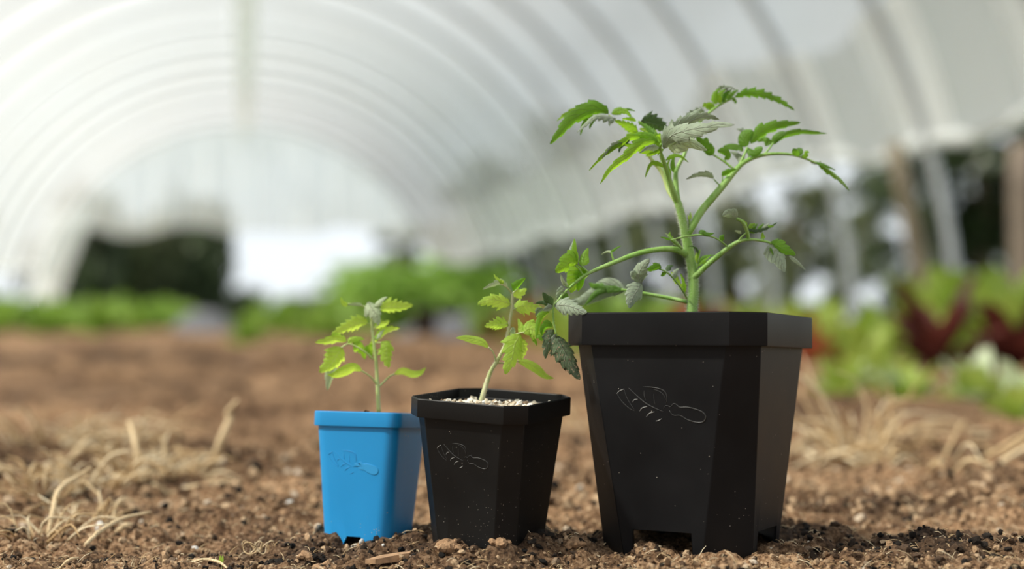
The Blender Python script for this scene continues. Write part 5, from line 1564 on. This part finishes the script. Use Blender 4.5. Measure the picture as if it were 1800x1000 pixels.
# ================================================================== trees
def tree_meshes(seed, h, rad, mat, trunk_r, nq, low):
    rng = random.Random(seed)
    m = MB(); tube(m, [(0, 0, -.1), (rng.uniform(-.1, .1), rng.uniform(-.1, .1), h * .5), (rng.uniform(-.2, .2), 0, h * .95)], [trunk_r, trunk_r * .7, trunk_r * .2], n=12, sides=8)
    for k in range(9):
        z = h * rng.uniform(.3, .85); a = rng.random() * 6.28; l = rad * rng.uniform(.4, .9)
        tube(m, [(0, 0, z), (math.cos(a) * l * .5, math.sin(a) * l * .5, z + .2), (math.cos(a) * l, math.sin(a) * l, z + .5)], [trunk_r * .3, trunk_r * .1], n=6, sides=5)
    tr = m.build('trunk', M['trunk']); td = tr.data; bpy.data.objects.remove(tr)
    m = MB()
    blobs = []
    for k in range(16):
        a = rng.random() * 6.28; q = rad * .7 * rng.random() ** .5
        blobs.append((math.cos(a) * q, math.sin(a) * q, low + (h - low) * rng.random(), rad * rng.uniform(.25, .5)))
    for k in range(nq):
        b = blobs[rng.randrange(len(blobs))]
        d = Vector((rng.gauss(0, 1), rng.gauss(0, 1), rng.gauss(0, 1))).normalized() * b[3] * rng.random() ** .4
        c = Vector(b[:3]) + d
        if c.z < low * .5: continue
        s = .16 * rng.uniform(.6, 1.5)
        n1 = Vector((rng.gauss(0, 1), rng.gauss(0, 1), rng.gauss(0, 1))).normalized(); n2 = n1.orthogonal().normalized()
        n3 = n1.cross(n2)
        m.add([c - n2 * s, c + n3 * s * .5, c + n2 * s, c - n3 * s * .5], [(0, 1, 2, 3)])
    cr = m.build('crown', mat); cdta = cr.data; bpy.data.objects.remove(cr)
    return td, cdta
TM = [tree_meshes(31, 6.5, 2.2, M['fol_dark'], .16, 4200, .3), tree_meshes(32, 7.5, 2.4, M['fol_dark'], .18, 4200, .2),
      tree_meshes(33, 5.5, 1.5, M['fol_mid'], .12, 2600, .5), tree_meshes(34, 6.5, 1.7, M['fol_mid'], .13, 2600, .6)]
BM_ = [tree_meshes(41, 1.3, 1.6, M['fol_dark'], .05, 2200, .1), tree_meshes(42, 1.0, 1.4, M['fol_mid'], .05, 1800, .1)]
def tree(i, u, v, s, label, group, name='tree', src=None, tall=.6):
    src = src or TM
    p = T(u, v)
    r_ = empty(name, (p.x, p.y, -.03), (0, 0, rg.random() * 6.28)); r_.scale = (s, s, s * tall)
    tag(r_, label, 'tree' if name == 'tree' else 'bush', group)
    for nm, d in zip(('trunk', 'crown'), src[i]): link_mesh(nm, d, r_)
for k, (i, u, v, s) in enumerate(((0, -4.6, 39, .6), (1, -2.2, 41, .6), (0, -8.0, 38, .9), (1, -5.2, 45, .8))):
    tree(i, u, v, s, ['dark evergreen tree beyond the far opening, behind the scalloped curtain', 'dark evergreen tree bordering the bright sky gap', 'dark evergreen tree beyond the gathered plastic bundle', 'dark evergreen tree in the second rank behind the curtain'][k], 'trees beyond the far end')
for k, (i, u, v, s) in enumerate(((2, 4.6, 44, .9), (3, 6.8, 42, 1.0), (2, 9.5, 40, 1.1))):
    tree(i, u, v, s, ['olive tree beyond the far end, right of the bright gap', 'olive tree rising above the tall crop bed', 'olive tree at the far right corner of the tunnel end'][k], 'olive trees beyond the far end')
for k, (i, u, v, s) in enumerate(((0, -0.2, 50, .7), (1, 2.4, 52, .7))):
    tree(i, u, v, s, ['low dark bush under the bright sky gap', 'low olive bush under the bright sky gap'][k], 'bushes at the far gap', 'bush', BM_, 1)
def rpx(px): return math.tan(math.atan((px - 900) / F_PX) + AX)
side = ((3, 1500, 30, .55, 'sparse olive tree inside the bright gap of the side opening'), (0, 1600, 21, .42, 'narrow dark tree right of the bright gap in the side opening'), (1, 1730, 15.5, .62, 'dark tree between the leaning brace and the thick post'),
  (0, 1850, 20, .8, 'dark tree behind the thick wooden post'), (3, 1395, 22, .5, 'olive tree left of the bright gap in the side opening'),
  (2, 1300, 29, .8, 'olive tree behind the third hoop leg from the right'), (3, 1190, 25, .7, 'olive tree seen right of the tall tomato stem'),
  (0, 1100, 32, .75, 'dark tree seen left of the tall tomato stem'), (2, 1010, 27, .7, 'olive tree behind the drooping tomato branch'),
  (1, 935, 34, .75, 'dark tree at the far end of the side opening'), (0, 1990, 13, .7, 'dark tree beyond the right edge, nearer one'), (1, 2150, 16, .8, 'dark tree beyond the right edge, farther one'))
for i, px, v, sc, l in side:
    tree(i, rpx(px) * v, v, sc, l, 'trees along the right side', tall=.85)
for k, px in enumerate((160, 250, 335)):
    tree(k % 2, rpx(px) * (33 + k), 33 + k, .62, ['dark round bush behind the gathered plastic bundle', 'dark olive bush under the middle of the left scallops', 'dark round bush at the edge of the bright sky gap'][k], 'bushes beyond the far end', 'bush', BM_, 2.9)
for k, (u, v) in enumerate(((-8, 22), (-9, 14), (-8.5, 30))):
    tree(k % 2, u, v, .5, 'dark tree outside the left side of the tunnel', 'trees along the left side')
for k, (u, v) in enumerate(((-6.5, -7), (-3.2, -8.5), (.4, -9), (4.2, -8), (-9.5, -4.5))):  # added out of view, so the black pots reflect something dark
    tree(k % 2, u, v, .75, 'unseen dark tree added behind the viewer to darken the pot reflections', 'added trees behind the viewer', tall=.8)
